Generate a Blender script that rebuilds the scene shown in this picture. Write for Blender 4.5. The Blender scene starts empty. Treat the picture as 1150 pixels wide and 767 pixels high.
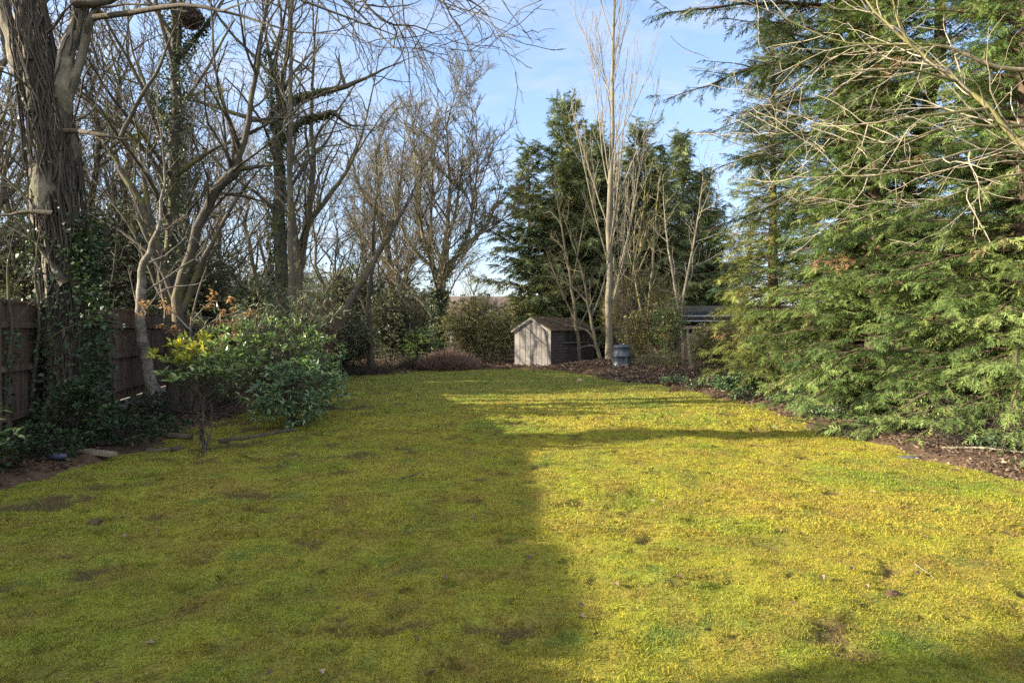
import bpy, math, random
import numpy as np

R = math.radians
sc = bpy.context.scene
COL = sc.collection

# ------------------------------------------------------------------ camera, sky, sun, exposure
CAM_H, F, CX, HY = 1.6, 700.0, 575.0, 370.0
SUN_EL, SUN_AZ = 17.0, 6.0            # the sun stands to the left and a little behind the camera
cd = bpy.data.cameras.new("camera")
cam = bpy.data.objects.new("camera", cd)
COL.objects.link(cam)
cam.location = (0, 0, CAM_H)
cam.rotation_euler = (R(90), 0, 0)
cd.sensor_width = 36.0
cd.lens = F / 1150.0 * 36.0
cd.shift_y = -(383.5 - HY) / 1150.0
cd.clip_start, cd.clip_end = 0.05, 3000
sc.camera = cam

sun_dir = np.array([-math.cos(R(SUN_AZ)) * math.cos(R(SUN_EL)), -math.sin(R(SUN_AZ)) * math.cos(R(SUN_EL)), math.sin(R(SUN_EL))])
sd = bpy.data.lights.new("sun", 'SUN')
sd.energy, sd.angle, sd.color = 4.6, R(0.55), (1.0, 0.87, 0.68)
sun = bpy.data.objects.new("sun", sd)
COL.objects.link(sun)
from mathutils import Vector
sun.rotation_euler = Vector(sun_dir).to_track_quat('Z', 'Y').to_euler()

w = bpy.data.worlds.new("World")
sc.world = w
w.use_nodes = True
nt = w.node_tree
nt.nodes.clear()
SKY_STRENGTH = 0.11
def wn(t, **k):
    n = nt.nodes.new(t)
    for a, b in k.items():
        setattr(n, a, b)
    return n
sky = wn('ShaderNodeTexSky', sky_type='NISHITA')
sky.sun_disc = False
sky.sun_elevation = R(SUN_EL)
sky.sun_rotation = math.atan2(sun_dir[0], sun_dir[1])
sky.air_density, sky.dust_density, sky.ozone_density = 1.15, 0.6, 1.5
tc = wn('ShaderNodeTexCoord')
sep = wn('ShaderNodeSeparateXYZ')
nt.links.new(tc.outputs['Generated'], sep.inputs[0])
zz = wn('ShaderNodeMath', operation='ADD'); zz.inputs[1].default_value = 0.22
nt.links.new(sep.outputs['Z'], zz.inputs[0])
dv = wn('ShaderNodeVectorMath', operation='DIVIDE')
cb = wn('ShaderNodeCombineXYZ')
for i in range(3):
    nt.links.new(zz.outputs[0], cb.inputs[i])
nt.links.new(tc.outputs['Generated'], dv.inputs[0]); nt.links.new(cb.outputs[0], dv.inputs[1])
mp = wn('ShaderNodeMapping'); mp.inputs['Scale'].default_value = (1.1, 1.9, 0.0); mp.inputs['Location'].default_value = (2.1, 0.4, 0)
mp.inputs['Rotation'].default_value = (0, 0, R(24))
nt.links.new(dv.outputs[0], mp.inputs[0])
cn = wn('ShaderNodeTexNoise'); cn.inputs['Scale'].default_value = 2.1; cn.inputs['Detail'].default_value = 9; cn.inputs['Roughness'].default_value = 0.62
cn.inputs['Distortion'].default_value = 0.5
nt.links.new(mp.outputs[0], cn.inputs['Vector'])
# the sky is more clouded on the left of the garden
lx = wn('ShaderNodeMath', operation='MULTIPLY_ADD'); lx.inputs[1].default_value = -0.14
nt.links.new(sep.outputs['X'], lx.inputs[0]); nt.links.new(cn.outputs['Fac'], lx.inputs[2])
# bright cloud added out of view behind the camera, to lift the shaded parts
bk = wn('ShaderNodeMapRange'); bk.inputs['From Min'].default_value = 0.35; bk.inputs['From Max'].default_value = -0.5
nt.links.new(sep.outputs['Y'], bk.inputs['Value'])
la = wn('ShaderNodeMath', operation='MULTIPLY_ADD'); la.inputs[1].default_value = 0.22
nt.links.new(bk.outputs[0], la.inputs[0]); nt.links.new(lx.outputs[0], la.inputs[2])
cr = wn('ShaderNodeValToRGB')
cr.color_ramp.elements[0].position = 0.45; cr.color_ramp.elements[0].color = (0, 0, 0, 1)
cr.color_ramp.elements[1].position = 0.74; cr.color_ramp.elements[1].color = (1, 1, 1, 1)
nt.links.new(la.outputs[0], cr.inputs[0])
cm = wn('ShaderNodeMix', data_type='RGBA')
cf = wn('ShaderNodeMath', operation='MULTIPLY'); cf.inputs[1].default_value = 0.75
nt.links.new(cr.outputs[0], cf.inputs[0]); nt.links.new(cf.outputs[0], cm.inputs['Factor'])
gm = wn('ShaderNodeGamma'); gm.inputs[1].default_value = 0.68
nt.links.new(sky.outputs[0], gm.inputs[0])
hs = wn('ShaderNodeMix', data_type='RGBA', blend_type='MULTIPLY'); hs.inputs['Factor'].default_value = 1.0; hs.inputs['B'].default_value = (0.70, 0.79, 1.0, 1)
nt.links.new(gm.outputs[0], hs.inputs['A'])
nt.links.new(hs.outputs['Result'], cm.inputs['A'])
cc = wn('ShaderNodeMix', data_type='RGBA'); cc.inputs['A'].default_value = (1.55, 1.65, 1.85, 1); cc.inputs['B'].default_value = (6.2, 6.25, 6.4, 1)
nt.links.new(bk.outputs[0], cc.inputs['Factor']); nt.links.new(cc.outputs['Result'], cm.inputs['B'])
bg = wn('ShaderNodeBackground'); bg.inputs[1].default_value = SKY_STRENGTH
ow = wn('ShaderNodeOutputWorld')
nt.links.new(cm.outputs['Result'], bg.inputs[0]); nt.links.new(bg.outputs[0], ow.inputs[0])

sc.view_settings.view_transform = 'Standard'
sc.view_settings.look = 'None'
sc.view_settings.gamma = 1
sc.view_settings.use_curve_mapping = False
sc.view_settings.exposure = 2.38
sc.render.engine = 'CYCLES'
sc.cycles.use_denoising = False
sc.cycles.max_bounces = 5
sc.cycles.diffuse_bounces = 3
sc.cycles.transmission_bounces = 3
sc.cycles.glossy_bounces = 2
sc.cycles.transparent_max_bounces = 4
sc.cycles.sample_clamp_indirect = 6

# ------------------------------------------------------------------ small maths
def A(x, y, d):
    "a point of the garden, d metres from the camera, from where it stands in the survey photograph"
    return np.array([(x - CX) / F * d, d, CAM_H - (y - HY) / F * d])
def G(x, d, z=0.0):
    return np.array([(x - CX) / F * d, d, z])
def nrm(v):
    return v / np.maximum(np.linalg.norm(v, axis=-1, keepdims=True), 1e-9)
def sstep(x, a, b):
    t = np.clip((x - a) / (b - a), 0, 1)
    return t * t * (3 - 2 * t)
_lat = np.random.default_rng(77).random((8, 256, 256))
def vnoise(x, y, k=0):
    L = _lat[k % 8]
    xi, yi = np.floor(x).astype(int), np.floor(y).astype(int)
    fx, fy = x - xi, y - yi
    fx, fy = fx * fx * (3 - 2 * fx), fy * fy * (3 - 2 * fy)
    a, b, c, d = L[xi & 255, yi & 255], L[(xi + 1) & 255, yi & 255], L[xi & 255, (yi + 1) & 255], L[(xi + 1) & 255, (yi + 1) & 255]
    return (a * (1 - fx) + b * fx) * (1 - fy) + (c * (1 - fx) + d * fx) * fy
def fbm(x, y, k=0, o=4):
    s, a, t = 0, 1, 0
    for i in range(o):
        s = s + a * vnoise(x * 2 ** i + 17.3 * i, y * 2 ** i + 9.1 * i, k + i); t += a; a *= 0.5
    return s / t

# ------------------------------------------------------------------ mesh helpers
def link_mesh(name, chunks, mat, parent=None, origin=(0, 0, 0), smooth=True):
    """chunks: list of (V (n,3), F (m,k), attr (n,) or None) joined into ONE mesh object"""
    Vs, loops, starts, tot, at = [], [], [], [], []
    nv = nl = 0
    for V, Fc, a in chunks:
        V = np.asarray(V, float).reshape(-1, 3); Fc = np.asarray(Fc, int)
        if len(Fc) == 0:
            continue
        k = Fc.shape[1]
        Vs.append(V); loops.append((Fc + nv).ravel())
        starts.append(np.arange(len(Fc)) * k + nl); tot.append(np.full(len(Fc), k))
        at.append(np.zeros(len(V)) + 0.5 if a is None else a)
        nv += len(V); nl += Fc.size
    V = np.concatenate(Vs) - np.asarray(origin, float)
    L = np.concatenate(loops); S = np.concatenate(starts); T = np.concatenate(tot)
    me = bpy.data.meshes.new(name)
    me.vertices.add(len(V)); me.vertices.foreach_set('co', V.astype(np.float32).ravel())
    me.loops.add(len(L)); me.loops.foreach_set('vertex_index', L.astype(np.int32))
    me.polygons.add(len(S)); me.polygons.foreach_set('loop_start', S.astype(np.int32))
    try:
        me.polygons.foreach_set('loop_total', T.astype(np.int32))
    except Exception:
        pass
    me.update(calc_edges=True)
    me.polygons.foreach_set('use_smooth', np.full(len(S), bool(smooth)))
    ca = me.attributes.new('vary', 'FLOAT', 'POINT')
    ca.data.foreach_set('value', np.concatenate(at).astype(np.float32))
    me.materials.append(mat)
    o = bpy.data.objects.new(name, me)
    COL.objects.link(o)
    if parent is not None:
        o.parent = parent
    else:
        o.location = origin
    return o
def thing(name, label, cat, loc, group=None):
    o = bpy.data.objects.new(name, None)
    o.empty_display_size = 0.2
    COL.objects.link(o)
    o.location = tuple(float(v) for v in loc)
    o['label'] = label; o['category'] = cat
    if group: o['group'] = group
    return o
def tag(o, label, cat, group=None):
    o['label'] = label; o['category'] = cat
    if group: o['group'] = group
    return o
def dup(root, loc, rz, s=1.0, label=None, sz=None):
    r = root.copy(); COL.objects.link(r)
    r.location = tuple(float(v) for v in loc); r.rotation_euler = (0, 0, rz); r.scale = (s, s, sz or s)
    if label: r['label'] = label
    for ch in list(root.children):
        c = ch.copy(); COL.objects.link(c); c.parent = r
        for g in list(ch.children):
            d = g.copy(); COL.objects.link(d); d.parent = c
    return r

def tubes(P, Rr, s, lump=0.0, rng=None):
    "P (B,n,3), Rr (B,n): B tapered tubes with s sides"
    P = np.asarray(P, float); Rr = np.asarray(Rr, float)
    if P.ndim == 2: P, Rr = P[None], Rr[None]
    B, n, _ = P.shape
    T = nrm(np.gradient(P, axis=1))
    m = T.mean(axis=1)
    ref = np.eye(3)[np.argmin(np.abs(m), axis=1)][:, None, :]
    U = nrm(np.cross(T, np.broadcast_to(ref, T.shape))); W = np.cross(T, U)
    a = np.arange(s) / s * 2 * np.pi
    rad = Rr[:, :, None] * np.ones(s)
    if lump and rng is not None:
        ph = rng.random((B, 1, 1)) * 6
        jj = np.arange(n)[None, :, None]
        rad = rad * (1 + lump * np.sin(3 * a + 0.35 * jj + ph) + lump * 0.6 * np.sin(5 * a - 0.5 * jj + ph) + lump * 0.7 * rng.normal(0, 1, (B, n, s)) * 0.5)
    V = P[:, :, None, :] + rad[..., None] * (np.cos(a)[:, None] * U[:, :, None, :] + np.sin(a)[:, None] * W[:, :, None, :])
    b = np.arange(B)[:, None, None] * (n * s); i = np.arange(n - 1)[None, :, None] * s; j = np.arange(s)[None, None, :]; j2 = (j + 1) % s
    Fq = np.stack([b + i + j, b + i + j2, b + i + s + j2, b + i + s + j], -1).reshape(-1, 4)
    return V.reshape(-1, 3), Fq, np.repeat(np.random.default_rng(B + n).random(B), n * s)

def spline(pts, n):
    "Catmull-Rom through rows of pts"
    p = np.asarray(pts, float)
    if len(p) == 2:
        t = np.linspace(0, 1, n)[:, None]; return p[0] * (1 - t) + p[1] * t
    q = np.vstack([2 * p[0] - p[1], p, 2 * p[-1] - p[-2]])
    u = np.linspace(0, len(p) - 1 - 1e-6, n); i = u.astype(int); t = (u - i)[:, None]
    a, b, c, d = q[i], q[i + 1], q[i + 2], q[i + 3]
    return 0.5 * (2 * b + (c - a) * t + (2 * a - 5 * b + 4 * c - d) * t ** 2 + (3 * b - a - 3 * c + d) * t ** 3)
def limb(px, n=16, d=None):
    "rows (x, y, width in px[, distance]) -> centre line and radii"
    rows = []
    for r in px:
        dd = r[3] if len(r) > 3 else d
        rows.append(np.append(A(r[0], r[1], dd), r[2] * 0.86 / 2 / F * dd))
    s = spline(rows, n)
    return s[:, :3], np.maximum(s[:, 3], 0.002)
def wob(P, amp, rng):
    k = np.arange(len(P))
    out = P.copy()
    for ax in range(2):
        out[1:-1, ax] += (amp * rng.normal(0, 1, len(P)))[1:-1]
    return out
def merge_sets(sets, n=12):
    "limbs with different point counts -> (B,n,3),(B,n)"
    Ps, Rs = [], []
    for P, r in sets:
        u = np.linspace(0, len(P) - 1, n)
        i = np.minimum(u.astype(int), len(P) - 2); t = (u - i)[:, None]
        Ps.append(P[i] * (1 - t) + P[i + 1] * t); Rs.append(r[i] * (1 - t[:, 0]) + r[i + 1] * t[:, 0])
    return np.array(Ps), np.array(Rs)

def grow(P, Rr, rng, per_m, t0=0.2, t1=1.0, ratio=0.5, ang=45, asd=12, up=0.1, trop=0.05, lmin=0.2, lmax=4.0, npts=6, wig=0.12, rr=0.6, rmin=0.004, fall=0.55, bias=None, slim=0.02, tap=0.35):
    "children for every branch of the level below"
    B, n, _ = P.shape
    L = np.linalg.norm(np.diff(P, axis=1), axis=2).sum(1)
    cnt = np.floor(per_m * L * (t1 - t0) + rng.random(B)).astype(int)
    idx = np.repeat(np.arange(B), cnt); C = len(idx)
    if C == 0: return np.zeros((0, npts, 3)), np.zeros((0, npts))
    k = np.concatenate([np.arange(c) for c in cnt]) if C else np.zeros(0)
    t = t0 + (t1 - t0) * np.clip((k + rng.random(C)) / np.maximum(cnt[idx], 1), 0, 0.999)
    f = t * (n - 1); i = np.minimum(f.astype(int), n - 2); u = (f - i)[:, None]
    pos = P[idx, i] * (1 - u) + P[idx, i + 1] * u
    rad = Rr[idx, i] * (1 - u[:, 0]) + Rr[idx, i + 1] * u[:, 0]
    tan = nrm(P[idx, i + 1] - P[idx, i])
    rv = rng.normal(0, 1, (C, 3))
    if bias is not None: rv = rv + np.asarray(bias)
    pe = nrm(rv - (rv * tan).sum(1, keepdims=True) * tan)
    a = np.radians(rng.normal(ang, asd, C))[:, None]
    d = nrm(np.cos(a) * tan + np.sin(a) * pe + np.array([0, 0, up]))
    ln = np.clip(ratio * L[idx] * (1 - fall * t) * rng.uniform(0.55, 1.25, C), lmin, lmax)
    st = (ln / (npts - 1))[:, None]
    out = [pos]
    for j in range(npts - 1):
        d = nrm(d + wig * rng.normal(0, 1, (C, 3)) + np.array([0, 0, trop]))
        out.append(out[-1] + d * st)
    Pc = np.stack(out, 1)
    r0 = np.clip(np.minimum(rad * rr, ln * slim), rmin, None)
    Rc = r0[:, None] * (1 - (1 - tap) * np.linspace(0, 1, npts)[None]); Rc = np.maximum(Rc, rmin * 0.8)
    return Pc, Rc

def leaf_quads(pos, d, up, L, wr, rng, fold=0.12):
    "rhombic folded leaves"
    N = len(pos)
    d = nrm(d); s = nrm(np.cross(d, up)); nn = np.cross(s, d)
    L = np.asarray(L)[:, None]; Wd = L * wr
    base, tip = pos, pos + d * L - nn * L * 0.12
    mid = pos + d * L * 0.45
    l, r = mid + s * Wd * 0.5 + nn * L * fold, mid - s * Wd * 0.5 + nn * L * fold
    V = np.stack([base, l, tip, r], 1).reshape(-1, 3)
    Fq = np.arange(N * 4).reshape(-1, 4)
    return V, Fq, np.repeat(rng.random(N), 4)
def rosette(cent, rng, k, L, wr, upb=0.35, spread=0.5, out=None):
    N = len(cent) * k
    c = np.repeat(cent, k, 0)
    d = rng.normal(0, 1, (N, 3)); d[:, 2] = d[:, 2] * 0.6 + upb
    if out is not None: d = d + np.repeat(out, k, 0) * 0.8
    d = nrm(d)
    up = nrm(np.array([0, 0, 1.0]) + rng.normal(0, 0.35, (N, 3)))
    c = c + d * L * spread * rng.random((N, 1))
    return leaf_quads(c, d, up, L * rng.uniform(0.65, 1.25, N), wr, rng)

# ------------------------------------------------------------------ materials
def new_mat(name):
    m = bpy.data.materials.new(name); m.use_nodes = True
    m.node_tree.nodes.clear()
    return m, m.node_tree
class NB:
    "short node writer"
    def __init__(s, t): s.t = t
    def n(s, typ, ins=None, **k):
        n = s.t.nodes.new(typ)
        for a, b in k.items(): setattr(n, a, b)
        for a, b in (ins or {}).items():
            sk = n.inputs[a]
            if hasattr(b, 'node'): s.t.links.new(b, sk)
            else: sk.default_value = b
        return n
    def noise(s, vec, scale, detail=4, rough=0.55, dist=0.0):
        return s.n('ShaderNodeTexNoise', {'Vector': vec, 'Scale': scale, 'Detail': detail, 'Roughness': rough, 'Distortion': dist}).outputs['Fac']
    def ramp(s, fac, stops):
        r = s.n('ShaderNodeValToRGB', {'Fac': fac}).color_ramp
        while len(r.elements) < len(stops): r.elements.new(0.5)
        for e, (p, c) in zip(r.elements, stops):
            e.position = p; e.color = (*c, 1) if len(c) == 3 else c
        return s.t.nodes[-1].outputs['Color']
    def mix(s, f, a, b, mode='MIX'):
        n = s.n('ShaderNodeMix', data_type='RGBA', blend_type=mode)
        for k, v in (('Factor', f), ('A', a), ('B', b)):
            sk = [q for q in n.inputs if q.name == k and (k == 'Factor' and q.type == 'VALUE' or q.type == 'RGBA')][0]
            if hasattr(v, 'node'): s.t.links.new(v, sk)
            else: sk.default_value = v if k == 'Factor' else (*v, 1)
        return [q for q in n.outputs if q.type == 'RGBA'][0]
    def out(s, sh): s.n('ShaderNodeOutputMaterial', {'Surface': sh})
g3 = lambda v: (v, v, v)

def bark(name, c1, c2, moss=None, amt=0.0, scale=6.0, stretch=4.0, bump=0.5):
    m, t = new_mat(name); b = NB(t)
    tcn = b.n('ShaderNodeTexCoord').outputs['Object']
    mpn = b.n('ShaderNodeMapping', {'Vector': tcn, 'Scale': (1, 1, 1 / stretch)}).outputs[0]
    nz = b.noise(mpn, scale, 6, 0.65)
    col = b.ramp(nz, [(0.3, c1), (0.68, c2)])
    at = b.n('ShaderNodeAttribute', attribute_name='vary').outputs['Fac']
    col = b.mix(0.5, col, b.ramp(at, [(0.0, g3(0.55)), (1.0, g3(1.0))]), 'MULTIPLY')
    if moss:
        n2 = b.noise(tcn, 1.7, 5, 0.6)
        col = b.mix(b.ramp(n2, [(0.62 - amt * 0.4, g3(0)), (0.75 - amt * 0.4, g3(0.85))]), col, moss)
    h = b.noise(mpn, scale * 3, 5, 0.7)
    bp = b.n('ShaderNodeBump', {'Strength': bump, 'Distance': 0.03, 'Height': h}).outputs[0]
    p = b.n('ShaderNodeBsdfPrincipled', {'Base Color': col, 'Roughness': 0.9, 'Normal': bp, 'Specular IOR Level': 0.2})
    b.out(p.outputs[0]); return m
def leafmat(name, stops, rough=0.5, trans=0.3, patch=None, spec=0.4):
    m, t = new_mat(name); b = NB(t)
    at = b.n('ShaderNodeAttribute', attribute_name='vary').outputs['Fac']
    col = b.ramp(at, stops)
    pos = b.n('ShaderNodeNewGeometry').outputs['Position']
    nz = b.noise(pos, 1.3, 3)
    if patch: col = b.mix(b.ramp(nz, [(0.42, g3(0)), (0.62, g3(0.8))]), col, patch)
    p = b.n('ShaderNodeBsdfPrincipled', {'Base Color': col, 'Roughness': rough, 'Specular IOR Level': spec}).outputs[0]
    if trans:
        tr = b.n('ShaderNodeBsdfTranslucent', {'Color': b.mix(1.0, col, (1.0, 1.0, 0.55), 'MULTIPLY')}).outputs[0]
        p = b.n('ShaderNodeMixShader', {0: trans, 1: p, 2: tr}).outputs[0]
    b.out(p); return m
def plain(name, c1, c2, scale=8, rough=0.8, stretch=(1, 1, 1), bump=0.2, spec=0.3, metal=0.0):
    m, t = new_mat(name); b = NB(t)
    tcn = b.n('ShaderNodeTexCoord').outputs['Object']
    mpn = b.n('ShaderNodeMapping', {'Vector': tcn, 'Scale': stretch}).outputs[0]
    nz = b.noise(mpn, scale, 6, 0.65)
    col = b.ramp(nz, [(0.3, c1), (0.7, c2)])
    bp = b.n('ShaderNodeBump', {'Strength': bump, 'Distance': 0.02, 'Height': b.noise(mpn, scale * 4, 4)}).outputs[0]
    p = b.n('ShaderNodeBsdfPrincipled', {'Base Color': col, 'Roughness': rough, 'Normal': bp, 'Specular IOR Level': spec, 'Metallic': metal})
    b.out(p.outputs[0]); return m

def moss_colour(b, pos):
    n1 = b.noise(pos, 0.55, 5, 0.6, 0.6)
    n2 = b.noise(pos, 2.3, 5, 0.62)
    n3 = b.noise(pos, 15.0, 4, 0.65)
    yy = b.n('ShaderNodeSeparateXYZ', {0: pos}).outputs['Y']
    far = b.n('ShaderNodeMapRange', {'Value': yy, 'From Min': 11.0, 'From Max': 19.0, 'To Max': 0.55}).outputs[0]
    n4 = b.noise(b.n('ShaderNodeMapping', {'Vector': pos, 'Location': (31, 7, 0)}).outputs[0], 1.5, 6, 0.66, 0.4)
    col = b.ramp(n1, [(0.30, (0.150, 0.205, 0.026)), (0.48, (0.262, 0.256, 0.031)), (0.68, (0.325, 0.268, 0.040))])
    col = b.mix(far, col, (0.170, 0.230, 0.070))
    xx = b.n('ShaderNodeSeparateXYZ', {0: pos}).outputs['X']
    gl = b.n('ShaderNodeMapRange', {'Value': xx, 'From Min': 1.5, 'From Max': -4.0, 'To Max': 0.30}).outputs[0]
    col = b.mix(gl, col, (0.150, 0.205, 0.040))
    n5 = b.noise(b.n('ShaderNodeMapping', {'Vector': pos, 'Location': (3, 57, 0)}).outputs[0], 1.9, 5, 0.7, 0.3)
    col = b.mix(b.ramp(n5, [(0.56, g3(0)), (0.66, g3(0.75))]), col, (0.090, 0.150, 0.032))
    col = b.mix(b.ramp(n2, [(0.42, g3(0)), (0.70, g3(0.75))]), col, (0.20, 0.130, 0.040))
    col = b.mix(b.ramp(n3, [(0.50, g3(0)), (0.72, g3(0.6))]), col, (0.095, 0.125, 0.022))
    col = b.mix(b.ramp(n4, [(0.63, g3(0)), (0.70, g3(0.7))]), col, (0.040, 0.032, 0.014))
    return col
def lawn_mat():
    m, t = new_mat('moss_lawn'); b = NB(t)
    pos = b.n('ShaderNodeNewGeometry').outputs['Position']
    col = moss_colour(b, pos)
    col = b.mix(b.n('ShaderNodeAttribute', attribute_name='vary').outputs['Fac'], col, (0.075, 0.048, 0.028))
    f = b.noise(pos, 70, 4, 0.7)
    col = b.mix(1.0, col, b.ramp(f, [(0.3, g3(0.32)), (0.7, g3(1.35))]), 'MULTIPLY')
    h1 = b.noise(pos, 45, 5, 0.75)
    bp = b.n('ShaderNodeBump', {'Strength': 0.9, 'Distance': 0.03, 'Height': h1}).outputs[0]
    p = b.n('ShaderNodeBsdfPrincipled', {'Base Color': col, 'Roughness': 0.95, 'Normal': bp, 'Specular IOR Level': 0.1})
    b.out(p.outputs[0]); return m
def blade_mat():
    m, t = new_mat('moss_blades'); b = NB(t)
    pos = b.n('ShaderNodeNewGeometry').outputs['Position']
    at = b.n('ShaderNodeAttribute', attribute_name='vary').outputs['Fac']
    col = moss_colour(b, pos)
    col = b.mix(1.0, col, b.ramp(at, [(0.0, (0.36, 0.42, 0.4)), (0.5, g3(1.0)), (0.9, (1.45, 1.38, 1.2)), (1.0, (1.8, 1.45, 1.5))]), 'MULTIPLY')
    p = b.n('ShaderNodeBsdfPrincipled', {'Base Color': col, 'Roughness': 0.75, 'Specular IOR Level': 0.15}).outputs[0]
    tr = b.n('ShaderNodeBsdfTranslucent', {'Color': col}).outputs[0]
    b.out(b.n('ShaderNodeMixShader', {0: 0.35, 1: p, 2: tr}).outputs[0]); return m

M = {}
M['bark_grey'] = bark('bark_grey', (0.044, 0.039, 0.031), (0.140, 0.124, 0.096), (0.13, 0.125, 0.035), 0.25)
M['bark_big'] = bark('bark_big', (0.040, 0.035, 0.028), (0.205, 0.18, 0.135), (0.075, 0.078, 0.038), 0.2, 7.0, 1.5, 1.0)
M['bark_dark'] = bark('bark_dark', (0.030, 0.025, 0.018), (0.095, 0.080, 0.058), (0.06, 0.06, 0.02), 0.2)
M['bark_mid'] = bark('bark_mid', (0.028, 0.024, 0.019), (0.092, 0.079, 0.061), (0.09, 0.09, 0.025), 0.3)
M['bark_gold'] = bark('bark_gold', (0.048, 0.041, 0.029), (0.140, 0.121, 0.082), (0.09, 0.085, 0.035), 0.28)
M['twig_pale'] = bark('twig_pale', (0.17, 0.145, 0.10), (0.36, 0.315, 0.23), (0.11, 0.12, 0.04), 0.15)
M['bark_pale'] = bark('bark_pale', (0.095, 0.084, 0.060), (0.225, 0.202, 0.150), (0.11, 0.12, 0.04), 0.15)
M['bark_birch'] = bark('bark_birch', (0.05, 0.043, 0.035), (0.29, 0.26, 0.215), (0.06, 0.058, 0.035), 0.35, 7, 0.7)
M['bark_moss'] = bark('bark_moss', (0.11, 0.09, 0.05), (0.24, 0.205, 0.13), (0.12, 0.115, 0.035), 0.45)
M['bark_conifer'] = bark('bark_conifer', (0.035, 0.026, 0.019), (0.11, 0.078, 0.054), None, 0, 5)
M['vine'] = bark('vine', (0.020, 0.017, 0.014), (0.075, 0.062, 0.048))
M['ivy'] = leafmat('ivy', [(0, (0.014, 0.030, 0.012)), (0.6, (0.028, 0.054, 0.021)), (1, (0.050, 0.078, 0.030))], 0.55, 0.2, None, 0.3)
M['laurel'] = leafmat('laurel', [(0, (0.042, 0.082, 0.040)), (0.6, (0.092, 0.160, 0.075)), (0.92, (0.16, 0.235, 0.105)), (1, (0.28, 0.33, 0.14))], 0.30, 0.25, None, 0.55)
M['laurel_light'] = leafmat('laurel_light', [(0, (0.055, 0.105, 0.038)), (0.6, (0.125, 0.195, 0.070)), (1, (0.28, 0.33, 0.12))], 0.34, 0.32, None, 0.5)
M['laurel_gold'] = leafmat('laurel_gold', [(0, (0.12, 0.17, 0.035)), (0.45, (0.26, 0.28, 0.045)), (1, (0.55, 0.48, 0.06))], 0.36, 0.35, None, 0.5)
M['holly'] = leafmat('holly', [(0, (0.050, 0.068, 0.036)), (0.6, (0.115, 0.138, 0.070)), (1, (0.26, 0.28, 0.15))], 0.42, 0.15, None, 0.5)
M['scrub'] = leafmat('scrub', [(0, (0.09, 0.098, 0.042)), (0.6, (0.20, 0.205, 0.085)), (1, (0.36, 0.33, 0.16))], 0.5, 0.25)
M['beech'] = leafmat('beech', [(0, (0.18, 0.095, 0.050)), (0.6, (0.34, 0.20, 0.105)), (1, (0.50, 0.33, 0.19))], 0.6, 0.35)
M['cypress'] = leafmat('cypress', [(0, (0.046, 0.084, 0.026)), (0.55, (0.120, 0.180, 0.048)), (0.9, (0.215, 0.27, 0.080)), (0.985, (0.29, 0.28, 0.10)), (1, (0.27, 0.175, 0.09))], 0.6, 0.25, None, 0.25)
M['cypress_gold'] = leafmat('cypress_gold', [(0, (0.080, 0.110, 0.028)), (0.55, (0.17, 0.20, 0.045)), (0.93, (0.26, 0.27, 0.07)), (1, (0.34, 0.22, 0.10))], 0.6, 0.28, None, 0.25)
M['pine_dark'] = leafmat('pine_dark', [(0, (0.022, 0.042, 0.016)), (0.6, (0.048, 0.080, 0.026)), (1, (0.10, 0.125, 0.04))], 0.6, 0.18, None, 0.25)
M['pine_blue'] = leafmat('pine_blue', [(0, (0.050, 0.075, 0.030)), (0.6, (0.115, 0.145, 0.055)), (1, (0.23, 0.24, 0.09))], 0.6, 0.2, None, 0.25)
M['litter'] = leafmat('litter', [(0, (0.035, 0.023, 0.016)), (0.5, (0.095, 0.062, 0.042)), (0.9, (0.18, 0.125, 0.08)), (1, (0.28, 0.20, 0.12))], 0.8, 0.1)
M['litter_dark'] = leafmat('litter_dark', [(0, (0.030, 0.020, 0.014)), (0.6, (0.080, 0.050, 0.032)), (1, (0.17, 0.11, 0.07))], 0.8, 0.05)
M['heather'] = bark('heather', (0.10, 0.062, 0.050), (0.26, 0.165, 0.13))
M['lawn'] = lawn_mat()
M['blades'] = blade_mat()
M['soil'] = plain('soil', (0.030, 0.020, 0.013), (0.110, 0.072, 0.045), 5, 0.95, (1, 1, 1), 1.0, 0.1)
M['earth'] = plain('earth', (0.035, 0.032, 0.014), (0.085, 0.075, 0.030), 0.6, 0.95, (1, 1, 1), 0.5, 0.1)
M['fence_wood'] = plain('fence_wood', (0.046, 0.032, 0.024), (0.145, 0.096, 0.070), 5, 0.85, (3, 3, 0.25), 0.5)
M['concrete'] = plain('concrete', (0.20, 0.185, 0.155), (0.34, 0.32, 0.27), 6, 0.9)
M['shed_grey'] = plain('shed_grey', (0.095, 0.088, 0.081), (0.165, 0.152, 0.138), 5, 0.85, (2, 2, 0.3), 0.5)
M['shed_dark'] = plain('shed_dark', (0.035, 0.027, 0.028), (0.065, 0.050, 0.050), 6, 0.85, (1, 1, 3), 0.5)
M['felt'] = plain('felt', (0.040, 0.031, 0.020), (0.105, 0.078, 0.048), 5, 0.95, (1, 1, 1), 0.7, 0.1)
M['glass_dark'] = plain('glass_dark', (0.012, 0.014, 0.013), (0.03, 0.035, 0.03), 3, 0.35, (1, 1, 1), 0.0, 0.25)
M['bin_plastic'] = plain('bin_plastic', (0.018, 0.025, 0.036), (0.034, 0.044, 0.060), 4, 0.42, (1, 1, 1), 0.1, 0.5)
M['timber'] = plain('timber', (0.11, 0.085, 0.06), (0.24, 0.19, 0.13), 6, 0.85, (0.5, 3, 3), 0.5)
M['brick'] = plain('brick', (0.11, 0.070, 0.056), (0.20, 0.130, 0.105), 10, 0.9)
M['roof_dark'] = plain('roof_dark', (0.012, 0.013, 0.013), (0.028, 0.030, 0.030), 4, 0.9, (1, 1, 1), 0.2, 0.05)
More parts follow.
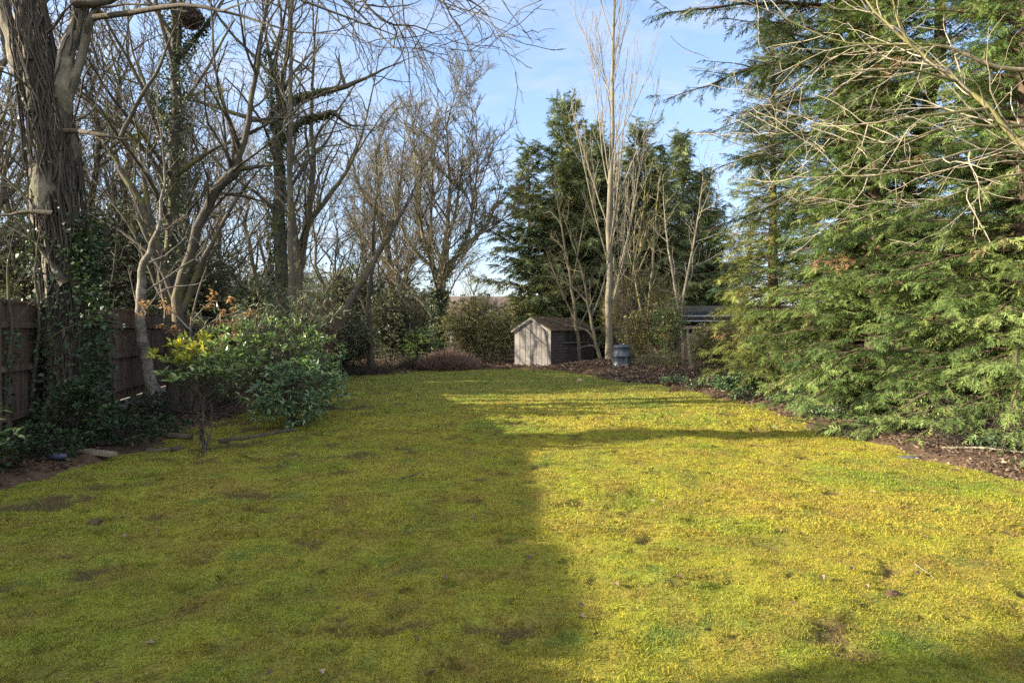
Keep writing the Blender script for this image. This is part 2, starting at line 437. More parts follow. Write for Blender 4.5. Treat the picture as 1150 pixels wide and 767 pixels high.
M['gutter'] = plain('gutter', (0.24, 0.26, 0.29), (0.34, 0.36, 0.39), 4, 0.35, (1, 1, 1), 0.1, 0.5)
M['render'] = plain('render', (0.45, 0.41, 0.36), (0.56, 0.52, 0.46), 3, 0.9)
M['tiles'] = plain('tiles', (0.085, 0.062, 0.05), (0.16, 0.118, 0.098), 9, 0.9)
M['slate'] = plain('slate', (0.045, 0.048, 0.055), (0.10, 0.104, 0.112), 9, 0.6)
M['stone'] = plain('stone', (0.22, 0.15, 0.07), (0.40, 0.29, 0.14), 9, 0.9)
M['blue_plastic'] = plain('blue_plastic', (0.03, 0.035, 0.075), (0.055, 0.06, 0.11), 4, 0.4)

# ------------------------------------------------------------------ the ground
def xl(y): return np.interp(y, [-6, 6.4, 7.5, 10.2, 13, 18, 23, 26], [-5.0, -5.15, -4.95, -5.2, -5.1, -5.5, -6.0, -6.2])
def xr(y): return np.interp(y, [-6, 5, 7, 8.3, 9.5, 12.4, 15, 18, 20.5, 22.5, 25], [6.2, 6.0, 5.65, 5.10, 4.80, 5.15, 4.75, 4.0, 3.0, 2.3, 2.0])
def yf(x): return np.interp(x, [-9, -5.5, -3, 0, 2, 5], [22.2, 22.6, 24.3, 25.1, 24.6, 24])
def bed_in(x, y):
    e = (fbm(x * 0.9, y * 0.9, 3) - 0.5) * 1.3 + (fbm(x * 4, y * 4, 5, 3) - 0.5) * 0.45
    return np.maximum(np.maximum(x - xr(y), xl(y) - x), y - yf(x)) + e
def bare_patch(x, y):
    lf = 0.10 * sstep(-x, 1.0, 4.5) + 0.05 * sstep(np.abs(x), 2.5, 5.0) + 0.03 * sstep(y, 6, 12)   # the moss is thinner by the left bed and along the edges
    return np.maximum(0.85 * sstep(fbm(x * 3.2 + 40, y * 3.6, 4, 5) + lf, 0.675, 0.765), 0.8 * sstep(fbm(x * 8 + 11, y * 9, 6, 3), 0.735, 0.83))
def lawn_z(x, y):
    z = (fbm(x * 0.5, y * 0.5, 1) - 0.5) * 0.10 + (fbm(x * 2.2, y * 2.2, 2, 4) - 0.5) * 0.060
    return z - 0.035 * bare_patch(x, y)
def bed_z(x, y):
    u = bed_in(x, y)
    m = np.exp(-(((x - 3.4) / 1.5) ** 2 + ((y - 23.6) / 1.4) ** 2)) * 0.30
    return -0.07 + 0.13 * sstep(u, -0.35, 0.5) + 0.10 * sstep(u, 0.3, 4) + (fbm(x * 3, y * 3, 6, 4) - 0.5) * 0.07 + m * sstep(u, -0.2, 0.4)
def gz(x, y):
    x, y = np.asarray(x, float), np.asarray(y, float)
    return np.maximum(lawn_z(x, y), bed_z(x, y))

def grid(xs, ys, zf, keep=None):
    X, Y = np.meshgrid(xs, ys, indexing='ij')
    Z = zf(X, Y)
    n, m = X.shape
    i, j = np.meshgrid(np.arange(n - 1), np.arange(m - 1), indexing='ij')
    a = i * m + j
    Fq = np.stack([a, a + m, a + m + 1, a + 1], -1).reshape(-1, 4)
    V = np.stack([X, Y, Z], -1).reshape(-1, 3)
    if keep is not None:
        K = keep(X, Y).ravel()
        Fq = Fq[K[Fq].any(1)]
        used = np.zeros(len(V), bool); used[Fq.ravel()] = True
        re = np.cumsum(used) - 1
        V = V[used]; Fq = re[Fq]
    return V, Fq, None
g = link_mesh('ground', [grid(np.linspace(-900, 900, 61), np.linspace(-200, 1500, 61), lambda x, y: -0.25 + 0 * x)], M['earth'])
g['kind'] = 'structure'
ys = np.concatenate([np.arange(-5, 2, 0.25), np.arange(2, 9, 0.04), np.arange(9, 26.6, 0.1)])
lv_, lf_, _ = grid(np.arange(-7.2, 7.6, 0.05), ys, lawn_z)
g = link_mesh('lawn', [(lv_, lf_, bare_patch(lv_[:, 0], lv_[:, 1]))], M['lawn'])
g['kind'] = 'structure'
xs = np.concatenate([np.arange(-60, -10, 1.2), np.arange(-10, 10, 0.14), np.arange(10, 60, 1.2)])
ys = np.concatenate([np.arange(-5, 27, 0.14), np.arange(27, 70, 0.8)])
g = link_mesh('soil_bed', [grid(xs, ys, bed_z, lambda x, y: bed_in(x, y) > -0.45)], M['soil'])
g['kind'] = 'structure'

# moss and short grass: blades over the whole lawn, thinner and larger with distance
rng = np.random.default_rng(5)
def blades(n, y0, y1, h, wd):
    y = y0 + (y1 - y0) * rng.random(n)
    hw = np.minimum(0.86 * y + 0.7, 7.0)
    x = (rng.random(n) * 2 - 1) * hw
    k = bed_in(x, y) < 0.12 - 0.35 * rng.random(n)
    x, y = x[k], y[k]
    # moss grows in tufts
    tuft = np.clip(0.55 * fbm(x * 9, y * 9, 1, 3) + 0.75 * (fbm(x * 24, y * 24, 3, 2) - 0.5) + 0.22, 0, 1)
    bare = bare_patch(x, y)
    k = (rng.random(len(x)) < 0.25 + 1.5 * (tuft - 0.25)) & (rng.random(len(x)) > 0.85 * bare)
    x, y, tuft = x[k], y[k], tuft[k]
    n = len(x)
    p = np.stack([x, y, lawn_z(x, y) - 0.003], 1)
    d = rng.normal(0, 0.95, (n, 3)); d[:, 2] = 0.6 + 0.5 * rng.random(n); d = nrm(d)
    s = nrm(np.cross(d, rng.normal(0, 1, (n, 3))))
    hh = (h * rng.uniform(0.45, 1.25, n) * (0.55 + 0.9 * tuft))[:, None]
    wv = (wd * rng.uniform(0.7, 1.3, n))[:, None]
    V = np.stack([p - s * wv, p + s * wv, p + d * hh], 1).reshape(-1, 3)
    return V, np.arange(n * 3).reshape(-1, 3), np.repeat(rng.random(n), 3)
def tufts(n):
    y = 2.5 + 12 * rng.random(n) ** 1.5; x = (rng.random(n) * 2 - 1) * np.minimum(0.86 * y, 4.6)
    m = 36; x = np.repeat(x, m) + rng.normal(0, 0.035, n * m); y = np.repeat(y, m) + rng.normal(0, 0.035, n * m)
    p = np.stack([x, y, lawn_z(x, y) - 0.003], 1); d = rng.normal(0, 0.5, (n * m, 3)); d[:, 2] = 0.9; d = nrm(d)
    s_ = nrm(np.cross(d, rng.normal(0, 1, (n * m, 3)))) * 0.0022; h = rng.uniform(0.03, 0.075, n * m)[:, None]
    q = p + d * h * 0.6; e = q + nrm(d + rng.normal(0, 0.35, d.shape) - np.array([0, 0, 0.3])) * h * 0.5
    V = np.stack([p - s_, p + s_, q + s_ * 0.8, e, q - s_ * 0.8], 1).reshape(-1, 3)
    return V, np.arange(n * m * 5).reshape(-1, 5), np.repeat(rng.uniform(0.0, 0.4, n * m), 5)
gr = link_mesh('grass', [tufts(130), blades(800000, 2.0, 5.0, 0.020, 0.0022), blades(620000, 4.8, 10.0, 0.027, 0.0038), blades(330000, 9.8, 25.5, 0.042, 0.008)], M['blades'], smooth=False)
gr['kind'] = 'stuff'

# leaf litter on the beds
def litter(name, n, region, L, mat, lift=0.03):
    x = region[0] + (region[1] - region[0]) * rng.random(n); y = region[2] + (region[3] - region[2]) * rng.random(n)
    k = (bed_in(x, y) > 0.05 - 0.45 * rng.random(n) ** 3) & (rng.random(n) < 0.15 + 2.2 * (fbm(x * 1.8, y * 1.8, 2, 4) - 0.3))
    x, y = x[k], y[k]; n = len(x)
    p = np.stack([x, y, bed_z(x, y) + lift * rng.random(n)], 1)
    d = rng.normal(0, 1, (n, 3)); d[:, 2] *= 0.35
    up = nrm(np.array([0, 0, 1.0]) + rng.normal(0, 0.45, (n, 3)))
    return leaf_quads(p, d, up, L * rng.uniform(0.5, 1.3, n), 0.6, rng, 0.18)
o = link_mesh('leaf_litter', [litter('a', 30000, (1.2, 7.5, 17, 26.5), 0.10, None, 0.10), litter('b', 52000, (3.5, 9, 4, 18), 0.055, None, 0.03)], M['litter'], smooth=False)
o['kind'] = 'stuff'
o = link_mesh('dark_leaf_litter', [litter('a', 16000, (-8, -4, 4, 23), 0.08, None), litter('b', 16000, (-7.5, 1.2, 21.5, 27), 0.10, None, 0.1)], M['litter_dark'], smooth=False)
o['kind'] = 'stuff'
# a few leaves and bits lying on the moss
n = 260
x, y = rng.uniform(-5, 5, n), 2.6 + 20 * rng.random(n) ** 1.4
p = np.stack([x, y, lawn_z(x, y) + 0.022], 1)
d = rng.normal(0, 1, (n, 3)); d[:, 2] *= 0.2
o = link_mesh('fallen_leaves', [leaf_quads(p, d, nrm(np.array([0, 0, 1.0]) + rng.normal(0, 0.3, (n, 3))), rng.uniform(0.03, 0.075, n), 0.6, rng, 0.2)], M['litter'], smooth=False)
o['kind'] = 'stuff'

# ------------------------------------------------------------------ boxes for buildings and fences
def box(c, ax, ay, hx, hy, z0, z1):
    "box round ground point c with horizontal axes ax, ay"
    ax, ay = np.asarray(ax, float), np.asarray(ay, float)
    c = np.asarray(c, float)[:2]
    v = []
    for z in (z0, z1):
        for sx, sy in ((-1, -1), (1, -1), (1, 1), (-1, 1)):
            q = c + ax[:2] * hx * sx + ay[:2] * hy * sy
            v.append((q[0], q[1], z))
    f = [(0, 3, 2, 1), (4, 5, 6, 7), (0, 1, 5, 4), (1, 2, 6, 5), (2, 3, 7, 6), (3, 0, 4, 7)]
    return np.array(v), np.array(f), None
def slab(pts, th):
    "a thick plate from 4 corner points (counter-clockwise seen from outside)"
    p = np.array(pts, float); n = nrm(np.cross(p[1] - p[0], p[3] - p[0]))
    v = np.vstack([p - n * th, p])
    f = [(0, 3, 2, 1), (4, 5, 6, 7), (0, 1, 5, 4), (1, 2, 6, 5), (2, 3, 7, 6), (3, 0, 4, 7)]
    return v, np.array(f), None

def fence_run(t, nodes, panel, h, board, seed, posts=True, gravel=True):
    r = np.random.default_rng(seed)
    o0 = np.array(t.location)
    for a, b in zip(nodes[:-1], nodes[1:]):
        a, b = np.array(a, float), np.array(b, float)
        Ln = np.linalg.norm(b - a); k = max(1, round(Ln / panel))
        ax = (b - a) / Ln; ay = np.array([-ax[1], ax[0]])
        for i in range(k):
            p0, p1 = a + ax * Ln * i / k, a + ax * Ln * (i + 1) / k
            mid = (p0 + p1) / 2; half = Ln / k / 2 - 0.06
            hh = h + r.normal(0, 0.015)
            ch = []
            nb = int(half * 2 / board)
            for q in range(nb):
                c = mid + ax * (-half + (q + 0.5) * half * 2 / nb) + ay * (0.006 * (q % 2) + r.normal(0, 0.0015))
                ch.append(box(c, ax, ay, half / nb + 0.004, 0.008, 0.30, hh + r.normal(0, 0.004)))
            link_mesh('fence_panel', ch, M['fence_wood'], t, o0, smooth=False)
            for z in (0.48, 1.08, 1.62):
                link_mesh('rail', [box(mid - ay * 0.040, ax, ay, half, 0.020, z, z + 0.075)], M['fence_wood'], t, o0, smooth=False)
            link_mesh('capping', [box(mid, ax, ay, half + 0.02, 0.035, hh + 0.012, hh + 0.04)], M['fence_wood'], t, o0, smooth=False)
            if gravel: link_mesh('gravel_board', [box(mid, ax, ay, half + 0.01, 0.022, -0.1, 0.292)], M['concrete'], t, o0, smooth=False)
            if posts: link_mesh('post', [box(p0, ax, ay, 0.048, 0.055, -0.1, h + 0.0)], M['fence_wood'], t, o0, smooth=False)

t = thing('wooden_fence', 'long brown close-boarded fence with concrete base behind the ivy-clad trees', 'fence', (-7.0, 10.7, 0))
fence_run(t, [(-6.15, -4.5), (-6.15, 7.4), (-10.6, 24.0)], 1.83, 1.93, 0.10, 3)
t = thing('wooden_fence', 'short weathered reddish fence in front of the dark-roofed outbuilding', 'fence', (7.5, 22.6, 0))
fence_run(t, [(6.3, 23.0), (12.0, 21.4)], 1.83, 1.35, 0.12, 4, True, False)

# ------------------------------------------------------------------ the shed
def make_shed():
    base = np.array([1.56, 25.3, 0.0])          # the near corner between gable and dark side
    t = thing('garden_shed', 'weathered timber shed with pale gable end and mossy felt roof', 'shed', base)
    o0 = base
    th = R(36)
    g = np.array([-math.cos(th), math.sin(th), 0])       # along the gable, to the left
    s = np.array([math.sin(th), math.cos(th), 0])        # along the side, away
    Wd, Ln, ev, rg = 1.78, 3.7, 1.60, 2.10
    nrmg = -s; nrms = -g
    def P(a, b, z): return base + g * a + s * b + np.array([0, 0, z])
    # gable of vertical boards with a peaked top
    ch = []; nb = 13
    for i in range(nb):
        a0, a1 = Wd * i / nb + 0.003, Wd * (i + 1) / nb - 0.003
        z = lambda a: rg - (rg - ev) * abs(a - Wd / 2) / (Wd / 2)
        off = 0.012 * (i % 2)
        q = [P(a0, -0.012 - off, 0.04), P(a0, -0.012 - off, z(a0) - 0.02), P(a1, -0.012 - off, z(a1) - 0.02), P(a1, -0.012 - off, 0.04)]
        bk = [v + s * 0.02 for v in q]
        ch.append((np.array(q + bk), np.array([(0, 1, 2, 3), (7, 6, 5, 4), (0, 4, 5, 1), (1, 5, 6, 2), (2, 6, 7, 3), (3, 7, 4, 0)]), None))
        if i == nb // 2:   # the board under the ridge gets its peak
            ch.append((np.array([P(a0, -0.013 - off, z(a0) - 0.02), P(Wd / 2, -0.013 - off, rg - 0.02), P(a1, -0.013 - off, z(a1) - 0.02)]), np.array([(0, 1, 2)]), None))
    link_mesh('gable_wall', ch, M['shed_grey'], t, o0, smooth=False)
    link_mesh('back_wall', [slab([P(0, Ln, 0.04), P(0, Ln, ev), P(Wd, Ln, ev), P(Wd, Ln, 0.04)], 0.02)], M['shed_dark'], t, o0, smooth=False)
    # side of overlapping boards, window opening left free
    wa0, wa1, wz0, wz1 = 1.0, 2.6, 1.05, 1.50
    ch = []; nb = 13; bh = (ev - 0.04) / nb
    for i in range(nb):
        z0 = 0.04 + i * bh; z1 = z0 + bh + 0.012
        segs = [(0, Ln)] if z1 < wz0 or z0 > wz1 - 0.02 else [(0, wa0), (wa1, Ln)]
        for b0, b1 in segs:
            ch.append((np.array([P(-0.025, b0, z0), P(-0.025, b1, z0), P(-0.008, b1, z1), P(-0.008, b0, z1)]), np.array([(0, 1, 2, 3)]), None))
            ch.append((np.array([P(-0.025, b0, z0), P(0, b0, z0), P(0, b1, z0), P(-0.025, b1, z0)]), np.array([(0, 1, 2, 3)]), None))
    link_mesh('side_wall', ch, M['shed_dark'], t, o0, smooth=False)
    link_mesh('far_wall', [slab([P(Wd, Ln, 0.04), P(Wd, 0, 0.04), P(Wd, 0, ev), P(Wd, Ln, ev)], 0.02)], M['shed_grey'], t, o0, smooth=False)
    fr = []
    for b0, b1, z0, z1 in ((wa0 - .03, wa1 + .03, wz0 - .05, wz0), (wa0 - .03, wa1 + .03, wz1, wz1 + .04), (wa0 - .03, wa0 + .02, wz0, wz1), (wa1 - .02, wa1 + .03, wz0, wz1), (1.55, 1.59, wz0, wz1), (2.07, 2.11, wz0, wz1)):
        fr.append(slab([P(-0.045, b0, z0), P(-0.045, b1, z0), P(-0.045, b1, z1), P(-0.045, b0, z1)], 0.04))
    wf = link_mesh('window', fr, M['shed_dark'], t, o0, smooth=False)
    link_mesh('pane', [slab([P(-0.02, wa0, wz0), P(-0.02, wa1, wz0), P(-0.02, wa1, wz1), P(-0.02, wa0, wz1)], 0.004)], M['glass_dark'], wf, o0, smooth=False)
    link_mesh('window_sill', [slab([P(-0.10, wa0 - 0.05, wz0 - 0.005), P(-0.10, wa1 + 0.05, wz0 - 0.005), P(-0.02, wa1 + 0.05, wz0 + 0.01), P(-0.02, wa0 - 0.05, wz0 + 0.01)], 0.03)], M['shed_grey'], t, o0, smooth=False)
    # roof slopes with moss lumps
    r = np.random.default_rng(4)
    ch = []
    for sgn in (0, 1):
        n_, m_ = 30, 12
        V = []
        for i in range(n_ + 1):
            for j in range(m_ + 1):
                u, v = i / n_, j / m_
                a = Wd / 2 + (Wd / 2 + 0.10) * v * (1 if sgn else -1)
                z = rg + 0.03 - (rg - ev) / (Wd / 2) * (Wd / 2 + 0.10) * v
                V.append(P(a, -0.10 + (Ln + 0.2) * u, z + 0.012 * r.random() * (0 < i < n_)))
        i, j = np.meshgrid(np.arange(n_), np.arange(m_), indexing='ij'); a = i * (m_ + 1) + j
        V = np.array(V); Fq = np.stack([a, a + m_ + 1, a + m_ + 2, a + 1], -1).reshape(-1, 4)
        ch.append((V, Fq, None))
        ch.append((V - np.array([0, 0, 0.035]), Fq[:, ::-1], None))
        e = [j_ for j_ in range(m_ + 1)]
        for rowi in (0, n_):
            top = V[[rowi * (m_ + 1) + q for q in e]]; bt = top - np.array([0, 0, 0.035])
            vv = np.vstack([top, bt]); ch.append((vv, np.array([(q, q + 1, q + 1 + len(e), q + len(e)) for q in range(len(e) - 1)]), None))
        lo = V[[q * (m_ + 1) + m_ for q in range(n_ + 1)]]; bt = lo - np.array([0, 0, 0.035]); k = n_ + 1
        ch.append((np.vstack([lo, bt]), np.array([(q, q + 1, q + 1 + k, q + k) for q in range(n_)]), None))
    rf = link_mesh('roof', ch, M['felt'], t, o0, smooth=False)
    # barge boards on the gable, corner trim
    for sgn in (0, 1):
        a1 = Wd + 0.10 if sgn else -0.10
        z1 = ev - (rg - ev) / (Wd / 2) * 0.10
        link_mesh('barge_board', [slab([P(Wd / 2, -0.115, rg - 0.09), P(a1, -0.115, z1 - 0.09), P(a1, -0.115, z1 - 0.005), P(Wd / 2, -0.115, rg - 0.005)][::(1 if sgn else -1)], 0.02)], M['shed_grey'], t, o0, smooth=False)
    link_mesh('corner_trim', [slab([P(0.07, -0.047, 0.02), P(-0.045, -0.047, 0.02), P(-0.045, -0.047, ev - 0.04), P(0.07, -0.047, ev - 0.04)], 0.02)], M['shed_grey'], t, o0, smooth=False)
    # dead leaves on the sunny slope
    n = 420
    u, v = r.random(n), r.random(n) ** 0.7
    a = Wd / 2 - (Wd / 2 + 0.05) * v
    p = base + g * a[:, None] + s * (0.2 + (Ln - 0.4) * u)[:, None]; p[:, 2] = rg + 0.05 - (rg - ev) / (Wd / 2) * (Wd / 2 + 0.05) * v
    dd = r.normal(0, 1, (n, 3)); dd[:, 2] *= 0.3
    lf = link_mesh('roof_leaves', [leaf_quads(p, dd, nrm(np.array([0, 0, 1.0]) + r.normal(0, 0.3, (n, 3))), r.uniform(0.05, 0.10, n), 0.6, r, 0.2)], M['litter_dark'], rf, o0, smooth=False)
    lf['kind'] = 'stuff'
make_shed()

# ------------------------------------------------------------------ the compost bin
def lathe(prof, n, c):
    a = np.arange(n) / n * 2 * np.pi; p = np.array(prof, float)
    V = np.stack([p[:, None, 0] * np.cos(a), p[:, None, 0] * np.sin(a), p[:, None, 1] + 0 * a], -1).reshape(-1, 3) + c
    k = len(p); i, j = np.meshgrid(np.arange(k - 1), np.arange(n), indexing='ij'); j2 = (j + 1) % n
    return V, np.stack([i * n + j, i * n + j2, (i + 1) * n + j2, (i + 1) * n + j], -1).reshape(-1, 4), None
c = G(698, 22.8); c[2] = float(gz(c[0], c[1])) - 0.02
t = thing('compost_bin', 'dark grey plastic compost bin with domed lid beside the leaf pile', 'compost bin', c)
link_mesh('body', [lathe([(0.37, 0), (0.375, 0.02), (0.36, 0.05), (0.325, 0.36), (0.342, 0.37), (0.342, 0.39), (0.322, 0.40), (0.29, 0.68), (0.30, 0.70), (0.30, 0.72), (0.27, 0.72)], 40, c)], M['bin_plastic'], t, c)
link_mesh('lid', [lathe([(0.318, 0.69), (0.322, 0.705), (0.315, 0.745), (0.27, 0.785), (0.14, 0.805), (0.05, 0.81), (0.05, 0.835), (0.0, 0.84)], 40, c)], M['bin_plastic'], t, c)
hc = c + np.array([0.0, -0.352, 0])
link_mesh('hatch', [slab([hc + np.array(v) for v in ((-0.14, -0.012, 0.04), (0.14, -0.012, 0.04), (0.13, 0.024, 0.30), (-0.13, 0.024, 0.30))], 0.02)], M['bin_plastic'], t, c, smooth=False)

# ------------------------------------------------------------------ neighbouring buildings
def house(name, label, cat, c, ang, L, Wd, ev, rg, wallm, roofm, wins, chim=False, gutter=False):
    c = np.array([c[0], c[1], -0.1]); t = thing(name, label, cat, c)
    ax = np.array([math.cos(ang), math.sin(ang), 0]); ay = np.array([-math.sin(ang), math.cos(ang), 0])
    def P(a, b, z): return c + ax * a + ay * b + np.array([0, 0, z])
    ch = [box(c, ax, ay, L / 2, Wd / 2, -0.1, ev)]
    for sx in (-1, 1):
        ch.append((np.array([P(sx * L / 2, -Wd / 2, ev), P(sx * L / 2, Wd / 2, ev), P(sx * L / 2, 0, rg - 0.03)]), np.array([(0, 1, 2)]), None))
    wl = link_mesh('wall', ch, wallm, t, c, smooth=False)
    e = 0.3; k = (rg - ev) / (Wd / 2)
    rf = link_mesh('roof', [slab([P(-L / 2 - e, -Wd / 2 - e, ev - e * k), P(L / 2 + e, -Wd / 2 - e, ev - e * k), P(L / 2 + e, 0, rg), P(-L / 2 - e, 0, rg)], 0.12),
                            slab([P(L / 2 + e, Wd / 2 + e, ev - e * k), P(-L / 2 - e, Wd / 2 + e, ev - e * k), P(-L / 2 - e, 0.001, rg), P(L / 2 + e, 0.001, rg)], 0.12)], roofm, t, c, smooth=False)
    if chim: link_mesh('chimney', [box(P(L * 0.28, 0.3, 0), ax, ay, 0.45, 0.3, rg - 0.5, rg + 1.1)], M['brick'], rf, c, smooth=False)
    if gutter:
        for zz_, yy_ in ((ev - e * k - 0.14, 0.05), (ev - e * k + 0.07, -0.24)):
            link_mesh('gutter', [box(P(0, -Wd / 2 - e - yy_, 0), ax, ay, L / 2 + e, 0.035, zz_, zz_ + 0.05)], M['gutter'], rf, c, smooth=False)
    for (x, z, wq, hq) in wins:
        f = []
        for a0, a1, z0, z1 in ((x - wq / 2, x + wq / 2, z - hq / 2, z - hq / 2 + .07), (x - wq / 2, x + wq / 2, z + hq / 2 - .07, z + hq / 2), (x - wq / 2, x - wq / 2 + .07, z - hq / 2 + .07, z + hq / 2 - .07), (x + wq / 2 - .07, x + wq / 2, z - hq / 2 + .07, z + hq / 2 - .07), (x - .03, x + .03, z - hq / 2 + .07, z + hq / 2 - .07)):
            f.append(slab([P(a0, -Wd / 2 - 0.05, z0), P(a1, -Wd / 2 - 0.05, z0), P(a1, -Wd / 2 - 0.05, z1), P(a0, -Wd / 2 - 0.05, z1)], 0.045))
        wo = link_mesh('window', f, M['render'], t, c, smooth=False)
        link_mesh('pane', [slab([P(x - wq / 2 + .07, -Wd / 2 - 0.02, z - hq / 2 + .07), P(x + wq / 2 - .07, -Wd / 2 - 0.02, z - hq / 2 + .07), P(x + wq / 2 - .07, -Wd / 2 - 0.02, z + hq / 2 - .07), P(x - wq / 2 + .07, -Wd / 2 - 0.02, z + hq / 2 - .07)], 0.01)], M['glass_dark'], wo, c, smooth=False)
house('outbuilding', 'low brick outbuilding with dark roof and pale gutter behind the right-hand fence', 'outbuilding', (9.6, 27.6), R(-4), 6.6, 4.0, 2.15, 2.75, M['brick'], M['roof_dark'], [(-2.0, 1.45, 1.0, 0.8), (-0.2, 1.45, 1.3, 0.8), (1.7, 1.45, 1.0, 0.8)], gutter=True)
house('house', 'far bungalow with brown tiled roof showing between tree trunk and shed', 'house', (-2.5, 74), R(3), 17, 8, 2.9, 5.6, M['render'], M['tiles'], [(-6, 1.5, 1.5, 1.2), (-2, 1.5, 2.0, 1.2), (2.5, 1.5, 1.5, 1.2), (6, 1.5, 1.3, 1.2)], chim=True)
house('house', 'far pale house with brown roof behind the leaning trees', 'house', (-24, 78), R(-8), 14, 8, 3.6, 6.4, M['render'], M['tiles'], [(-4, 1.6, 1.4, 1.3), (0, 1.6, 2.0, 1.3), (4, 1.6, 1.4, 1.3)], chim=True)


# ------------------------------------------------------------------ bare trees
def crown_levels(limbs, rng, lv, sides=(5, 4, 3, 3)):
    "limbs (P,R) -> chunks of branches, each level grown on the one below"
    P, Rr = limbs; ch = []; allp = [(P, Rr)]
    for i, kw in enumerate(lv):
        P, Rr = grow(P, Rr, rng, **kw)
        if len(P) == 0: break
        ch.append(tubes(P, Rr, sides[min(i, len(sides) - 1)]))
        allp.append((P, Rr))
    return ch, allp
def tree_from_limbs(name, label, base, limbs, seed, lv, mat, cat='tree', group=None, twigmat=None, nl=14, sides=12, lump=0.05, flare=True, thin_from=99):
    rng = np.random.default_rng(seed)
    t = thing(name, label, cat, base, group)
    tr = []
    for k, (P, r) in enumerate(limbs):
        q_ = np.linspace(0, 1, len(r))
        r = r * (1 - 0.75 * q_ ** 3) if k == 0 else r * 0.88 * (1 - 0.8 * q_ ** 2)
        P = wob(P, float(r.mean()) * 0.26, rng)
        if flare and k == 0:
            r = r * (1 + 0.55 * np.exp(-np.linspace(0, 1, len(r)) * 14))
        tr.append(tubes(P, r, sides if r.mean() > 0.05 else 7, lump, rng))
    link_mesh('trunk', tr[:thin_from], mat, t, base)
    if tr[thin_from:]: link_mesh('limb', tr[thin_from:], twigmat, t, base)
    ch, ap = crown_levels(merge_sets(limbs, nl), rng, lv)
    if ch: link_mesh('crown', ch, twigmat or mat, t, base)
    return t, ap
def ivy_on(P, r, rng, n, L, lift=0.10, t0=0.0, t1=1.0):
    t = t0 + (t1 - t0) * rng.random(n); f = t * (len(P) - 1); i = np.minimum(f.astype(int), len(P) - 2); u = (f - i)[:, None]
    c = P[i] * (1 - u) + P[i + 1] * u; rad = r[i] * (1 - u[:, 0]) + r[i + 1] * u[:, 0]
    a = rng.random(n) * 2 * np.pi
    o = np.stack([np.cos(a), np.sin(a), 0 * a], 1)
    clump = 0.35 + 1.3 * fbm(a * 2, c[:, 2] * 2.2, 2, 3)
    pos = c + o * (rad + lift * rng.random(n) * clump)[:, None]
    d = o * 0.6 + rng.normal(0, 0.6, (n, 3)) - np.array([0, 0, 0.5])
    return leaf_quads(pos, d, nrm(o + rng.normal(0, 0.4, (n, 3)) + np.array([0, 0, 0.4])), L * rng.uniform(0.6, 1.3, n), 0.85, rng)
def vines_on(P, r, rng, n, rad, lift=0.02, turns=0.5, sides=5, face=None):
    ch = []
    for k in range(n):
        t0, t1 = sorted(rng.random(2)); 
        if t1 - t0 < 0.25: t1 = min(1, t0 + 0.4)
        m = 18; t = np.linspace(t0, t1, m); f = t * (len(P) - 1); i = np.minimum(f.astype(int), len(P) - 2); u = (f - i)[:, None]
        c = P[i] * (1 - u) + P[i + 1] * u; rr = r[i] * (1 - u[:, 0]) + r[i + 1] * u[:, 0]
        a = (rng.random() * 6.3 if face is None or rng.random() < 0.15 else face + rng.normal(0, 0.6)) + np.cumsum(rng.normal(0, 0.16, m)) + turns * rng.normal() * (t - t0) * 3
        q = c + np.stack([np.cos(a), np.sin(a), 0 * a], 1) * (rr + lift * rng.random())[:, None]
        ch.append(tubes(q, np.linspace(1, 0.5, m) * rad * rng.uniform(0.5, 1.4), sides))
    return ch

LV3 = lambda a, b, c: [a, b, c]
def lv_std(k=1.0, up=0.25, ang=46):
    return [dict(per_m=1.6 * k, t0=0.25, ratio=0.5, ang=ang, up=up, trop=0.05, lmin=0.7, lmax=3.4, npts=8, wig=0.15, rr=0.55, rmin=0.010, slim=0.016),
            dict(per_m=3.2 * k, t0=0.15, ratio=0.5, ang=ang, up=0.12, trop=0.03, lmin=0.35, lmax=1.6, npts=6, wig=0.17, rr=0.6, rmin=0.0085, slim=0.012),
            dict(per_m=5.5 * k, t0=0.15, ratio=0.5, ang=42, up=0.08, trop=0.02, lmin=0.18, lmax=0.75, npts=4, wig=0.18, rr=0.6, rmin=0.0062, slim=0.01)]

